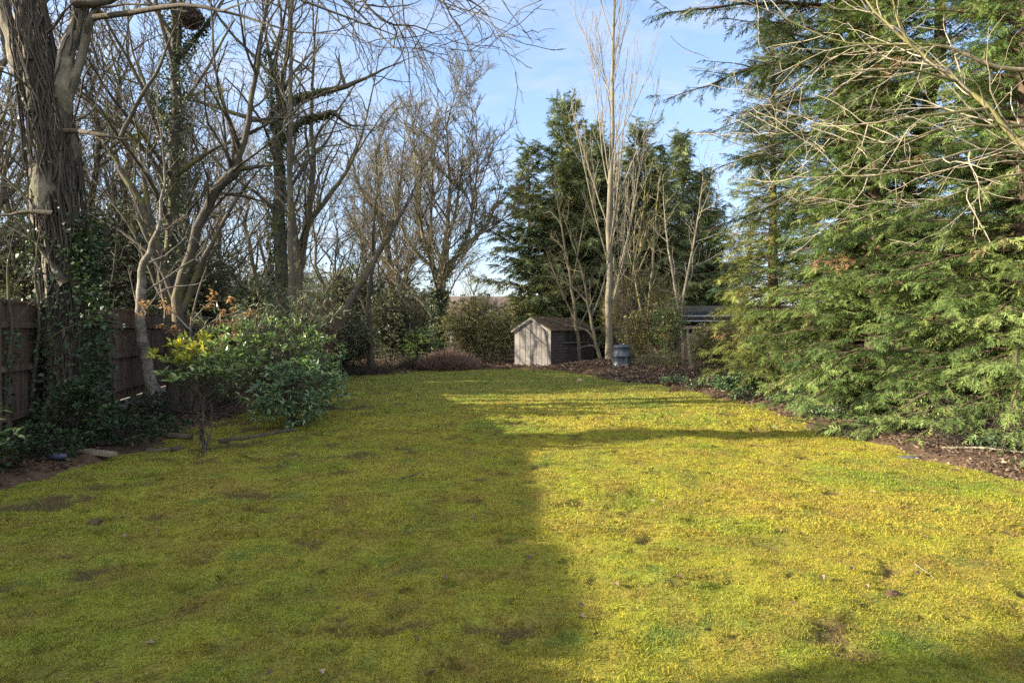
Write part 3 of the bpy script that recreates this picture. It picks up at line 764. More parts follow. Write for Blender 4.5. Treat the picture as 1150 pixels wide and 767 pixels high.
# the big ivy tree at the left edge of the lawn
def big_tree():
    d = 8.6; rng = np.random.default_rng(11)
    base = A(86, 500, d); base[2] = float(gz(base[0], base[1])) - 0.05
    L = [limb([(86, 512, 68), (82, 460, 58), (78, 400, 52), (74, 320, 50), (66, 240, 50), (58, 170, 50), (46, 100, 46), (34, 40, 38), (24, -20, 34), (10, -120, 34), (0, -260, 24), (-12, -420, 12)], 34, d),
         limb([(56, 190, 30), (66, 130, 28), (74, 80, 25), (82, 30, 21), (92, -20, 19), (112, -100, 17), (140, -240, 14), (160, -380, 8)], 20, d),
         limb([(64, 140, 16), (84, 84, 15), (100, 34, 13), (124, -40, 11), (170, -160, 9), (230, -270, 5)], 18, 8.6),
         limb([(40, 120, 26), (18, 60, 22), (2, 0, 20), (-16, -90, 16), (-50, -240, 9)], 16, 8.8),
         limb([(56, 150, 9, 8.6), (84, 147, 8, 8.4), (110, 151, 7.5, 8.2), (138, 156, 6, 8.2), (164, 157, 2.5, 8.2)], 12),
         limb([(136, 154, 7), (146, 132, 6.5), (160, 106, 6), (178, 78, 5), (190, 46, 4), (206, 4, 3), (214, -40, 2)], 14, 8.2),
         limb([(84, 4, 14), (112, 3, 12), (132, -4, 9), (170, -34, 7), (230, -60, 5), (300, -72, 3)], 14, 8.2),
         limb([(112, -100, 16, 8.6), (180, -112, 12, 8.3), (270, -96, 9, 8.0), (360, -70, 7, 7.8), (430, -30, 5, 7.6), (500, 4, 3.4, 7.5), (560, 22, 2.2, 7.4), (606, 44, 1.2, 7.4)], 22),
         limb([(140, -180, 14, 8.8), (240, -190, 11, 9.0), (350, -140, 8, 9.2), (440, -80, 6, 9.4), (520, -30, 4, 9.6), (580, -4, 2, 9.7)], 20),
         limb([(106, 20, 9, 8.4), (150, 14, 8, 8.2), (210, 6, 6.5, 7.9), (270, 18, 5, 7.7), (330, 36, 3.6, 7.5), (390, 40, 2.4, 7.4), (450, 62, 1.4, 7.3)], 20),
         limb([(160, -60, 8, 8.4), (240, -50, 7, 8.2), (320, -8, 5, 8.0), (400, 24, 3.8, 7.9), (470, 48, 2.6, 7.8), (540, 60, 1.6, 7.8)], 20),
         *[limb([(120 + 30 * i, -120 - 20 * (i % 3), 9, 8.4 + 0.3 * (i % 4)), (210 + 32 * i, -96 + 9 * (i % 4), 6.5, 8.2 + 0.4 * (i % 3)), (300 + 30 * i, -40 + 14 * (i % 5), 4.6, 8.0 + 0.4 * (i % 4)), (380 + 24 * i, 6 + 13 * (i * 3 % 5), 3, 8.0 + 0.3 * (i % 3)), (450 + 19 * i, 22 + 17 * (i * 2 % 5), 1.6, 8.0)], 18) for i in range(8)],
         limb([(74, 320, 14), (60, 300, 10), (44, 276, 8), (24, 262, 6), (0, 250, 4)], 10, 8.3),
         limb([(60, 240, 9), (30, 238, 7), (4, 242, 5), (-30, 236, 3)], 10, 8.2)]
    lv = [dict(per_m=2.0, t0=0.28, ratio=0.30, ang=48, up=0.1, trop=0.0, lmin=0.4, lmax=1.9, npts=8, wig=0.16, rr=0.5, rmin=0.006, slim=0.012),
          dict(per_m=3.5, t0=0.15, ratio=0.45, ang=44, up=0.03, trop=0.0, lmin=0.25, lmax=0.9, npts=6, wig=0.17, rr=0.6, rmin=0.0035, slim=0.010),
          dict(per_m=5, t0=0.15, ratio=0.5, ang=42, up=0.0, trop=0.0, lmin=0.12, lmax=0.45, npts=4, wig=0.18, rr=0.6, rmin=0.0022, slim=0.01)]
    t, ap = tree_from_limbs('ivy_clad_tree', 'massive grey tree trunk wrapped in dead ivy stems at the left edge', base, L, 12, lv, M['bark_big'], twigmat=M['bark_dark'], sides=26, lump=0.09, thin_from=4)
    P, r = L[0]
    v = vines_on(P, r, rng, 125, 0.013, 0.07, 0.5, 5, -0.75)
    P2, r2 = L[1]; v += vines_on(P2, r2, rng, 12, 0.012, 0.03)
    # loose dead stems that stand off the bark
    nP, nR = grow(P[None, :24], r[None, :24], rng, per_m=26, t0=0.05, t1=1.0, ratio=0.10, ang=62, asd=25, up=0.1, trop=0.0, lmin=0.15, lmax=0.8, npts=7, wig=0.34, rr=0.05, rmin=0.0045, slim=0.01)
    v.append(tubes(nP, nR, 4))
    link_mesh('ivy_stem', v, M['vine'], t, base)
    iv = [ivy_on(P, r, rng, 2600, 0.055, 0.18, 0.0, 0.34), ivy_on(P, r, rng, 260, 0.05, 0.12, 0.34, 0.55)]
    # the ivy apron hanging on the right of the trunk
    n = 1500
    q = spline([A(104, 250, 8.5), A(100, 300, 8.4), A(112, 350, 8.2), A(108, 410, 8.1), A(96, 470, 8.0)], 40)
    c = q[rng.integers(0, 40, n)] + rng.normal(0, 1, (n, 3)) * np.array([0.11, 0.13, 0.10])
    iv.append(rosette(c, rng, 1, 0.065, 0.85, -0.2))
    lf = link_mesh('ivy', iv, M['ivy'], t, base)
    return t
big_tree()

def slim_tree(name, label, rows, d, seed, mat, lv, extra=(), ivy=0, ivyt=(0, 1), ivyL=0.05, lift=0.12, cat='tree', twigmat=None, vines=0):
    rng = np.random.default_rng(seed)
    L = [limb(rows, 24, d)] + [limb(e, 16, d) for e in extra]
    base = L[0][0][0].copy(); base[2] = min(base[2], float(gz(base[0], base[1])))
    L[0][0][0, 2] = float(gz(base[0], base[1])) - 0.05
    t, ap = tree_from_limbs(name, label, base, L, seed, lv, mat, cat=cat, twigmat=twigmat)
    if vines: link_mesh('ivy_stem', vines_on(*L[0], rng, vines, 0.012, 0.03), M['vine'], t, base)
    if ivy:
        iv = [ivy_on(*L[0], rng, ivy, ivyL, lift, *ivyt)]
        for q in L[1:3]: iv.append(ivy_on(*q, rng, ivy // 8, ivyL, lift * 0.7, 0, 0.4))
        link_mesh('ivy', iv, M['ivy'], t, base)
    return t
lvA = lv_std(0.9)
lvS = [dict(per_m=2.7, t0=0.3, ratio=0.30, ang=46, up=0.2, trop=0.04, lmin=0.4, lmax=2.2, npts=8, wig=0.2, rr=0.5, rmin=0.007, slim=0.013),
       dict(per_m=4.4, t0=0.15, ratio=0.5, ang=44, up=0.1, trop=0.02, lmin=0.25, lmax=1.1, npts=6, wig=0.2, rr=0.6, rmin=0.004, slim=0.012),
       dict(per_m=6.5, t0=0.15, ratio=0.5, ang=42, up=0.05, trop=0.0, lmin=0.12, lmax=0.5, npts=4, wig=0.2, rr=0.6, rmin=0.003, slim=0.01),
       dict(per_m=4.0, t0=0.2, ratio=0.55, ang=40, up=0.08, trop=0.0, lmin=0.10, lmax=0.3, npts=3, wig=0.15, rr=0.7, rmin=0.0026, slim=0.02)]
slim_tree('bare_tree', 'pale mottled leaning trunk in front of the fence panels', [(176, 470, 19), (170, 440, 16), (164, 400, 14), (157, 350, 13), (160, 310, 11), (168, 280, 9), (180, 240, 7), (184, 180, 5), (176, 110, 3)], 11.8, 21, M['bark_birch'], lvS)
slim_tree('bare_tree', 'broken-topped tree with peeling brown bark right of the big trunk', [(202, 462, 20), (194, 400, 16), (188, 340, 15), (176, 280, 15), (160, 236, 14), (146, 205, 12), (128, 178, 9), (120, 166, 4)], 12.6, 22, M['bark_mid'], lvS,
          extra=[[(172, 270, 9), (164, 220, 8), (158, 180, 6), (150, 120, 4), (138, 60, 3)], [(188, 340, 8), (176, 322, 6), (150, 262, 5), (120, 220, 4), (92, 186, 3)]], vines=6)
slim_tree('ivy_column_tree', 'straight tree trunk sleeved in green ivy, second trunk from left', [(204, 458, 17), (196, 400, 15), (190, 320, 14), (192, 240, 13), (196, 160, 13), (198, 80, 13), (196, 0, 11), (192, -120, 9), (198, -260, 5)], 13.2, 23, M['bark_mid'], lvA,
          extra=[[(196, 150, 8), (170, 110, 6), (150, 60, 5), (140, -10, 4)], [(198, 70, 8), (230, 30, 6), (262, -20, 5), (280, -90, 3)], [(194, 200, 8), (236, 170, 6), (282, 150, 5), (330, 120, 3)]], ivy=3600, ivyt=(0.28, 0.95), ivyL=0.055, lift=0.20)
slim_tree('bare_tree', 'sinuous brown tree bending right to a knotted fork above the laurel', [(214, 456, 15), (208, 400, 14), (200, 340, 14), (212, 290, 13), (228, 240, 12), (248, 208, 13), (264, 192, 15), (270, 170, 10), (280, 130, 9), (291, 66, 8), (300, 0, 7), (306, -90, 5), (300, -200, 3)], 12.4, 24, M['bark_mid'], lvS,
          extra=[[(264, 192, 10), (262, 160, 7), (252, 120, 6), (240, 60, 5), (238, -20, 4), (240, -90, 2)], [(204, 350, 11), (222, 306, 9), (244, 262, 7), (272, 214, 6), (296, 188, 4), (320, 176, 2)], [(268, 190, 8), (300, 186, 5), (330, 184, 3)], [(200, 350, 9), (180, 300, 7), (150, 270, 5), (112, 246, 4), (84, 232, 2)]])
slim_tree('ivy_column_tree', 'thick ivy-sleeved trunk with long dark limbs reaching right', [(322, 420, 18), (318, 360, 16), (314, 280, 16), (312, 200, 15), (312, 150, 14), (314, 120, 12), (306, 80, 8), (296, 20, 6), (290, -60, 4)], 18, 25, M['bark_mid'], lvA,
          extra=[[(313, 128, 14), (336, 110, 13), (362, 104, 11), (384, 99, 10), (410, 88, 7), (440, 74, 5), (470, 62, 3)], [(316, 160, 11), (338, 138, 11), (362, 130, 11), (374, 126, 9), (386, 136, 7), (400, 142, 5), (430, 140, 3)], [(388, 98, 6), (382, 76, 5), (380, 56, 4)], [(312, 140, 8), (270, 130, 7), (210, 112, 6), (150, 118, 4)], [(314, 130, 7), (322, 60, 6), (330, -20, 5), (336, -110, 3)]], ivy=3200, ivyt=(0.05, 0.8), ivyL=0.08, lift=0.20)
slim_tree('bare_tree', 'tall pale slender trunk just right of the ivy column', [(330, 415, 9), (328, 350, 8), (326, 260, 8), (325, 160, 7), (327, 60, 6), (330, -60, 4), (334, -160, 2)], 17, 26, M['bark_grey'], lvS)
slim_tree('bare_tree', 'forked mossy grey tree at the middle of the left wood', [(338, 412, 13), (334, 350, 12), (336, 300, 12), (346, 250, 10), (352, 190, 8), (350, 110, 6), (356, 20, 4), (362, -60, 2)], 19.5, 27, M['bark_gold'], lvA,
          extra=[[(336, 310, 10), (330, 250, 8), (326, 200, 7), (334, 140, 6), (340, 60, 4)], [(346, 250, 8), (374, 214, 7), (396, 180, 5), (412, 130, 4), (424, 70, 3), (430, 0, 2)]])
slim_tree('bare_tree', 'slanting pale pole of a tree leaning right over the thicket', [(362, 396, 11), (378, 366, 10), (398, 330, 9), (420, 292, 8), (442, 256, 7), (464, 214, 5), (478, 180, 3)], 20, 28, M['bark_grey'], lvS)
slim_tree('bare_tree', 'small dark crooked double-stemmed tree at the end of the left border', [(417, 412, 8), (416, 380, 7), (414, 340, 6), (419, 300, 6), (420, 250, 5), (424, 200, 3)], 23.2, 29, M['bark_dark'], lvS,
          extra=[[(415, 366, 5), (409, 345, 5), (400, 330, 4), (384, 330, 3), (374, 336, 2)], [(417, 386, 4), (406, 374, 4), (404, 356, 3), (410, 344, 2)]])
# the round-headed tree in the middle
d10 = 30.0
lvC = [dict(per_m=2.6, t0=0.25, ratio=0.50, ang=46, asd=12, up=0.22, trop=0.06, lmin=0.9, lmax=3.6, npts=8, wig=0.10, rr=0.5, rmin=0.014, slim=0.014),
       dict(per_m=4.4, t0=0.15, ratio=0.55, ang=42, up=0.16, trop=0.05, lmin=0.5, lmax=1.8, npts=6, wig=0.11, rr=0.6, rmin=0.013, slim=0.011),
       dict(per_m=8, t0=0.15, ratio=0.5, ang=36, up=0.15, trop=0.04, lmin=0.3, lmax=0.95, npts=4, wig=0.12, rr=0.6, rmin=0.0095, slim=0.01),
       dict(per_m=4.5, t0=0.2, ratio=0.55, ang=36, up=0.12, trop=0.03, lmin=0.2, lmax=0.5, npts=3, wig=0.12, rr=0.7, rmin=0.0075, slim=0.02)]
slim_tree('bare_tree', 'round-headed bare tree with forked mossy limbs at the end of the lawn', [(492, 410, 17), (492, 380, 15), (493, 345, 14), (494, 322, 14), (498, 290, 9), (502, 250, 7), (504, 200, 5), (502, 150, 4), (500, 100, 2)], d10, 30, M['bark_gold'], lvC,
          extra=[[(493, 324, 10), (486, 300, 8), (476, 268, 7), (468, 226, 5), (466, 180, 4), (462, 130, 2)], [(494, 320, 9), (512, 290, 7), (526, 258, 6), (534, 214, 4), (536, 170, 3), (534, 130, 2)],
                 [(500, 300, 7), (526, 276, 6), (548, 250, 5), (560, 220, 3), (566, 190, 2)], [(486, 300, 7), (466, 282, 6), (450, 254, 5), (440, 220, 3), (436, 180, 2)], [(498, 280, 7), (512, 236, 5), (518, 190, 4), (520, 140, 2)], [(490, 360, 6), (474, 340, 6), (458, 322, 5), (440, 300, 4), (420, 280, 3), (404, 270, 2)], [(482, 290, 6), (484, 246, 5), (486, 190, 4), (482, 130, 2)]], ivy=3600, ivyt=(0.0, 0.36), ivyL=0.10, lift=0.20)
slim_tree('bare_tree', 'mossy-trunked spreading tree just left of the round-headed tree', [(446, 405, 13), (442, 370, 12), (439, 330, 11), (436, 290, 9), (430, 250, 7), (424, 200, 5), (420, 150, 3)], 34, 31, M['bark_gold'], lvC,
          extra=[[(439, 340, 9), (452, 328, 9), (458, 300, 7), (470, 270, 5), (478, 230, 3)], [(437, 300, 7), (416, 276, 6), (396, 250, 5), (380, 214, 3)], [(434, 270, 6), (446, 230, 5), (452, 180, 4), (456, 130, 2)], [(430, 250, 5), (404, 210, 4), (392, 160, 3)]], ivy=500, ivyt=(0.0, 0.3), ivyL=0.1)
# poplar and companions on the right of the shed
lvP = [dict(per_m=1.9, t0=0.16, ratio=0.42, ang=33, asd=7, up=0.5, trop=0.10, lmin=1.2, lmax=6.5, npts=9, wig=0.05, rr=0.27, rmin=0.011, slim=0.0052, fall=0.7),
       dict(per_m=2.0, t0=0.15, ratio=0.42, ang=24, asd=8, up=0.4, trop=0.08, lmin=0.5, lmax=2.2, npts=6, wig=0.08, rr=0.5, rmin=0.008, slim=0.008),
       dict(per_m=3.5, t0=0.2, ratio=0.45, ang=32, up=0.25, trop=0.05, lmin=0.25, lmax=0.8, npts=4, wig=0.12, rr=0.6, rmin=0.0055, slim=0.01)]
slim_tree('poplar_tree', 'tall slim poplar with pale straight trunk and steep bare branches', [(684, 418, 10), (684, 380, 8.5), (684, 320, 8), (685, 240, 7.4), (687, 160, 6.4), (688, 80, 5.2), (690, 0, 4.4), (690, -100, 4), (691, -200, 2.4)], 25, 32, M['bark_pale'], lvP)
slim_tree('bare_tree', 'low forked tree with pale drooping branches between shed and poplar', [(677, 414, 5), (668, 380, 4.4), (661, 345, 4), (655, 310, 3.2), (644, 276, 2.4), (632, 240, 1.4)], 24.4, 33, M['bark_grey'], lvS,
          extra=[[(670, 386, 4), (660, 372, 3.4), (640, 366, 2.6), (622, 360, 1.6)], [(664, 356, 4), (676, 326, 3), (684, 290, 2), (690, 260, 1.2)], [(660, 340, 3.4), (642, 322, 2.8), (622, 312, 2), (600, 310, 1.2)], [(672, 394, 3), (664, 388, 2.6), (646, 392, 2)]])
slim_tree('bare_tree', 'thin pale-stemmed tree leaning left by the outbuilding corner', [(758, 415, 5), (762, 380, 4.6), (768, 330, 4.2), (778, 280, 3.4), (786, 230, 2.6), (792, 170, 1.4)], 24, 34, M['bark_pale'], lvS,
          extra=[[(764, 360, 4), (756, 310, 3.6), (748, 260, 3), (744, 200, 2)]])
slim_tree('bare_tree', 'twin thin stems in the tangle behind the compost bin', [(728, 412, 5), (726, 370, 4.6), (732, 310, 4), (736, 250, 3), (742, 190, 2)], 25.5, 35, M['bark_moss'], lvS,
          extra=[[(727, 380, 4), (716, 330, 3.6), (712, 280, 3), (716, 220, 2)]])
slim_tree('bare_tree', 'thin many-twigged bare tree in front of the conifers, just left of the poplar', [(652, 414, 5), (648, 370, 4.6), (640, 310, 4), (630, 250, 3), (622, 200, 1.6)], 26, 37, M['bark_gold'], lvS,
          extra=[[(646, 360, 3), (628, 320, 2.4), (612, 280, 1.4)], [(642, 320, 3), (652, 270, 2.4), (660, 220, 1.4)], [(648, 372, 2.6), (668, 330, 2), (678, 290, 1.2)]])
slim_tree('bare_tree', 'thin many-twigged bare tree between poplar and compost bin tangle', [(708, 414, 5), (706, 360, 4.4), (712, 300, 3.6), (722, 240, 2.6), (726, 190, 1.4)], 26, 38, M['bark_moss'], lvS,
          extra=[[(706, 350, 3), (690, 300, 2.2), (680, 250, 1.2)], [(710, 320, 3), (732, 270, 2), (748, 226, 1.2)], [(706, 380, 2.6), (730, 344, 2), (744, 312, 1.2)]])
slim_tree('timber_post', 'leaning pale timber stake at the foot of the reddish fence', [(777, 424, 6), (776, 405, 6), (774, 385, 6), (772, 366, 5.4)], 22.4, 36, M['bark_pale'], [], cat='stake')

# anonymous wood beyond the fence: four grown shapes, copied
def wood_tree(seed, h, r0, mat, loc, label, group):
    rng = np.random.default_rng(seed)
    base = np.array([*loc, -0.1])
    m = 14; z = np.linspace(0, h * 0.85, m)
    P = np.stack([base[0] + np.cumsum(rng.normal(0, h * 0.011, m)), base[1] + np.cumsum(rng.normal(0, h * 0.011, m)), base[2] + z], 1)
    r = r0 * (1 - 0.8 * np.linspace(0, 1, m) ** 1.1)
    l1 = grow(P[None], r[None], rng, per_m=1.15, t0=0.28, ratio=0.42, ang=42, asd=10, up=0.4, trop=0.07, lmin=1.2, lmax=5.5, npts=12, wig=0.13, rr=0.62, rmin=0.02, slim=0.02, fall=0.5)
    limbs = [(P, r)] + [(l1[0][i], l1[1][i]) for i in range(len(l1[0]))]
    return tree_from_limbs('bare_tree', label, base, limbs, seed, lv_std(1.15), mat, group=group, nl=12, sides=9)[0]
WG = 'bare trees crowded in the wood beyond the left fence'
WL = 'bare slender tree in the crowded wood beyond the left fence'
protos = [wood_tree(101, 13, 0.17, M['bark_mid'], (-12.5, 18.5), WL, WG), wood_tree(102, 15, 0.20, M['bark_grey'], (-14.5, 16.6), WL, WG),
          wood_tree(103, 12, 0.14, M['bark_gold'], (-11.0, 27), WL, WG), wood_tree(104, 14, 0.16, M['bark_mid'], (-18, 21), WL, WG)]
random.seed(8)
spots = [(-15, 15.5), (-19, 17), (-22, 18.6), (-16.5, 36), (-22, 34), (-13.2, 35.5), (-27, 34), (-18, 34), (-10.4, 36), (-14, 38), (-21, 40), (-27, 37), (-30, 36), (-12.3, 20.6), (-26, 20), (-9.5, 39), (-8.0, 45), (-16, 46), (-24, 48)]
for i, (x, y) in enumerate(spots):
    s = random.uniform(0.8, 1.15)
    dup(protos[i % 4], (x, y, -0.1), random.uniform(0, 6.28), s)
poles = [wood_tree(111, 12, 0.075, M['bark_grey'], (-11.4, 16.5), 'thin pole-like bare tree in the crowded wood beyond the left fence', 'thin bare poles in the wood beyond the left fence'),
         wood_tree(112, 10, 0.085, M['bark_mid'], (-9.9, 19.0), 'thin pole-like bare tree in the crowded wood beyond the left fence', 'thin bare poles in the wood beyond the left fence')]
for i in range(22):
    y = random.uniform(15, 40); px = random.uniform(40, 430); x = (px - CX) / F * y
    if x > -7.2 - 0.267 * (y - 10.7) and y < 24: x = -7.9 - 0.267 * (y - 10.7)
    dup(poles[i % 2], (x, y, -0.1), random.uniform(0, 6.28), random.uniform(0.75, 1.2))
WG2 = 'bare trees far behind the end of the garden'
for i, (x, y) in enumerate([(-3, 52), (1.5, 58), (6.5, 50), (11, 54), (17, 47), (22, 52), (14.5, 40), (20, 38)]):
    o = dup(protos[(i + 1) % 4], (x, y, -0.1), random.uniform(0, 6.28), random.uniform(0.55, 0.85), label='small hazy bare tree far behind the end of the garden')
    o['group'] = WG2

# ------------------------------------------------------------------ conifers
def frond(n=8, sub=2, wd=0.045, seed=1):
    "five uneven variants of one flat spray, each a bent stem with side sprigs of unequal length"
    out = []
    for v in range(5):
        r = np.random.default_rng(seed * 10 + v)
        V, Fc = [], []
        def tri(a, b, c): Fc.append((len(V), len(V) + 1, len(V) + 2)); V.extend([a, b, c])
        bend, sag = r.normal(0, 0.16), r.uniform(0.05, 0.30)
        ax = lambda x: (x, bend * x * x, -sag * x * x)
        for i in range(n):
            for sg in (-1, 1):
                x = min(0.97, 0.04 + 0.90 * (i + r.uniform(-0.35, 0.35)) / (n - 1)); o = ax(max(x, 0.02))
                l = (0.50 * (1 - x) ** 0.7 + 0.08) * r.uniform(0.35, 1.25)
                a = R(40 + r.normal(0, 13)) + math.atan(2 * bend * x) * sg; dx, dy = math.cos(a), math.sin(a) * sg
                z1 = o[2] - l * r.uniform(0.0, 0.45)
                tri((o[0] - wd, o[1], o[2]), (o[0] + wd, o[1], o[2]), (o[0] + dx * l, o[1] + dy * l, z1))
                for k in range(sub):
                    f = (k + r.uniform(0.6, 1.4)) / (sub + 1); p = (o[0] + dx * l * f, o[1] + dy * l * f, o[2] + (z1 - o[2]) * f)
                    q = l * 0.5 * (1.1 - f) * r.uniform(0.5, 1.3)
                    for ss in (-1, 1):
                        b = a + ss * R(40 + r.normal(0, 10))
                        tri((p[0] - wd * 0.5, p[1], p[2]), (p[0] + wd * 0.5, p[1], p[2]), (p[0] + math.cos(b) * q, p[1] + math.sin(b) * q * sg, p[2] - q * r.uniform(0, 0.4)))
        e = ax(0.8); tip = ax(1.06)
        tri((e[0], e[1] - wd * .6, e[2]), (e[0], e[1] + wd * .6, e[2]), tip)
        out.append((np.array(V), np.array(Fc)))
    return out
FR_FINE, FR_MID, FR_LOW = frond(8, 2, 0.036), frond(8, 1, 0.040, 2), frond(7, 0, 0.070, 3)
def put_fronds(fr, pos, d, up, S, rng, tone):
    X = nrm(d); Y = nrm(np.cross(up, X)); Z = np.cross(X, Y); N = len(pos)
    at = np.clip(rng.normal(0, 0.13, N) + tone, 0, 1); pick = rng.integers(0, len(fr), N)
    Vs, Fs, As, off = [], [], [], 0
    for v, (TV, TF) in enumerate(fr):
        m = pick == v; k = len(TV); c = int(m.sum())
        V = pos[m][:, None, :] + S[m][:, None, None] * (TV[None, :, 0:1] * X[m][:, None] + TV[None, :, 1:2] * Y[m][:, None] + TV[None, :, 2:3] * Z[m][:, None])
        Vs.append(V.reshape(-1, 3)); Fs.append((TF[None] + (np.arange(c) * k)[:, None, None]).reshape(-1, 3) + off); As.append(np.repeat(at[m], k)); off += c * k
    return np.concatenate(Vs), np.concatenate(Fs), np.concatenate(As)
def conifer(name, label, base, h, prof, seed, mat, nb, fr=FR_MID, S=0.4, z0=0.0, r0=0.25, e0=8, e1=-22, dens=5.0, group=None, tops=((0, 0, 1.0),), lean=(0, 0), l2=0.42, up=0.5, side=None, jit=0.35):
    """prof(zrel, az) -> bough length; tops: several leaders (dx, dy, share of the height)"""
    rng = np.random.default_rng(seed)
    base = np.array(base, float)
    t = thing(name, label, 'tree', base, group)
    trk, boughP, boughR, fol = [], [], [], []
    for ti, (tx, ty, hs) in enumerate(tops):
        m = 12; zz_ = np.linspace(0, h * hs, m)
        k = np.linspace(0, 1, m)
        P = np.stack([base[0] + tx * np.minimum(k * 2.2, 1) + lean[0] * k ** 2, base[1] + ty * np.minimum(k * 2.2, 1) + lean[1] * k ** 2, base[2] + zz_], 1)
        r = r0 * (hs ** 2) * (1 - 0.93 * k) / (1 + 0.25 * (len(tops) - 1))
        trk.append(tubes(P, np.maximum(r, 0.012), 9, 0.04, rng))
        n = int(nb * hs / len(tops))
        zr = z0 + (1 - z0) * ((np.arange(n) + rng.random(n)) / n) ** 1.0
        az = np.arange(n) * 2.399 + rng.normal(0, 0.3, n)
        if side is not None:   # boughs only where they can spread
            az = side[0] + (rng.random(n) * 2 - 1) * side[1]
        ln = np.array([prof(a, b) for a, b in zip(zr, az)]) * np.clip(rng.normal(0.92, jit * 0.5, n), 0.35, 1.35) * (1.0 if ti == 0 else 0.8)
        f = zr * (m - 1) * 0.999; i = f.astype(int); u = (f - i)[:, None]
        st = P[i] * (1 - u) + P[i + 1] * u
        q = 9; pts = [st]; el = np.radians(e0 - 12 * (zr < 0.14) + 38 * zr ** 3 + rng.normal(0, 8, n))
        for j in range(q - 1):
            e = el + np.radians((e1 - e0 * 0.4) * (j / (q - 1)) * (1 - 0.8 * zr ** 3))
            if j > q - 4: e = e + np.radians(10)
            dd = np.stack([np.cos(az) * np.cos(e), np.sin(az) * np.cos(e), np.sin(e)], 1) + rng.normal(0, 0.05, (n, 3))
            pts.append(pts[-1] + dd * (ln / (q - 1))[:, None])
        P1 = np.stack(pts, 1)
        R1 = np.maximum(0.012 * ln[:, None] * (1 - 0.8 * np.linspace(0, 1, q)[None]), 0.004)
        boughP.append(P1); boughR.append(R1)
    P1, R1 = np.concatenate(boughP), np.concatenate(boughR)
    P2, R2 = grow(P1, R1, rng, per_m=5.0, t0=0.15, ratio=l2, ang=50, asd=10, up=0.02, trop=-0.05, lmin=0.2, lmax=1.5, npts=6, wig=0.08, rr=0.6, rmin=0.003, fall=0.6, bias=None)
    # flatten the side branches into the plane of the bough
    P2 = P2.copy(); P2[:, :, 2] = P2[:, :1, 2] + (P2[:, :, 2] - P2[:, :1, 2]) * 0.45
    link_mesh('trunk', trk, M['bark_conifer'], t, base)
    link_mesh('bough', [tubes(P1, R1, 5), tubes(P2, R2, 3)], M['bark_conifer'], t, base)
    n1 = len(P1); tone = rng.normal(0.5, 0.17, n1); tone[rng.random(n1) < 0.018] = 1.3
    own = np.array([np.argmin(((P1 - q) ** 2).sum(2).min(1)) for q in P2[:, 0]]) if len(P2) else np.zeros(0, int)
    for (PP, t0, per, tn) in ((P2, 0.10, dens, tone[own]), (P1, 0.12, dens * 1.1, tone)):
        L = np.linalg.norm(np.diff(PP, axis=1), axis=2).sum(1)
        c = np.floor(L * per + rng.random(len(L))).astype(int); idx = np.repeat(np.arange(len(L)), c); N = len(idx)
        tt = t0 + (1 - t0) * rng.random(N); f = tt * (PP.shape[1] - 1) * 0.999; i = f.astype(int); u = (f - i)[:, None]
        pos = PP[idx, i] * (1 - u) + PP[idx, i + 1] * u
        tan = nrm(PP[idx, i + 1] - PP[idx, i])
        sd_ = nrm(np.cross(tan, np.array([0, 0, 1.0]))) * rng.choice([-1, 1], N)[:, None]
        d = tan * 0.9 + sd_ * rng.uniform(0, 0.9, N)[:, None] + np.array([0, 0, -1.0]) * rng.uniform(-0.05, 0.75, N)[:, None]
        upv = nrm(np.array([0, 0, 1.0]) + rng.normal(0, up, (N, 3)))
        fol.append(put_fronds(fr, pos, d, upv, S * rng.uniform(0.5, 1.45, N), rng, tn[idx]))
    link_mesh('foliage', fol, mat, t, base, smooth=False)
    return t
# near right: two broad cypresses touching the ground, then a paler one, then the tall dark one behind
def zb(x, y): return float(gz(x, y)) - 0.05
conifer('cypress_tree', 'broad bright green cypress sweeping to the ground at the right edge', (7.4, 9.0, zb(7.4, 9)), 8.5,
        lambda z, a: 2.95 * (1 - 0.72 * z) * (0.86 + 0.14 * math.sin(5 * a)), 41, M['cypress'], 760, FR_MID, 0.16, 0.0, 0.22, 12, -34, 22, tops=((0, 0, 1.0), (0.9, 0.5, 0.85)))
conifer('cypress_tree', 'dense mid-green cypress between the pale cypress and the right edge one', (7.0, 12.0, zb(7, 12)), 9.5,
        lambda z, a: 2.3 * (1 - 0.75 * z), 42, M['cypress'], 620, FR_MID, 0.175, 0.0, 0.22, 12, -34, 18)
conifer('cypress_tree', 'pale yellow-green cypress nearest the outbuilding', (6.7, 16.0, zb(6.7, 16)), 9.2,
        lambda z, a: 2.05 * (1 - 0.70 * z) * (0.85 + 0.15 * math.sin(4 * a)), 43, M['cypress_gold'], 480, FR_MID, 0.19, 0.0, 0.18, 14, -32, 12)
conifer('cypress_tree', 'dark cypress filling the far right corner of the hedge row', (10.6, 11.2, zb(10.6, 11.2)), 10.5,
        lambda z, a: 2.7 * (1 - 0.72 * z), 44, M['cypress'], 560, FR_LOW, 0.30, 0.0, 0.25, 10, -26, 15)
conifer('conifer_tree', 'tall dark conifer with high drooping boughs over the lawn edge', (7.6, 13.8, zb(7.6, 13.8)), 17,
        lambda z, a: (3.9 if z > 0.36 else 2.6) * (1 - 0.55 * max(0, z - 0.36)) * (0.8 + 0.2 * math.cos(a - 3.4)), 45, M['pine_dark'], 380, FR_MID, 0.26, 0.16, 0.34, 4, -34, 8, tops=((0, 0, 1.0), (-0.7, -0.6, 0.9), (1.6, -0.4, 0.95)), up=0.35)
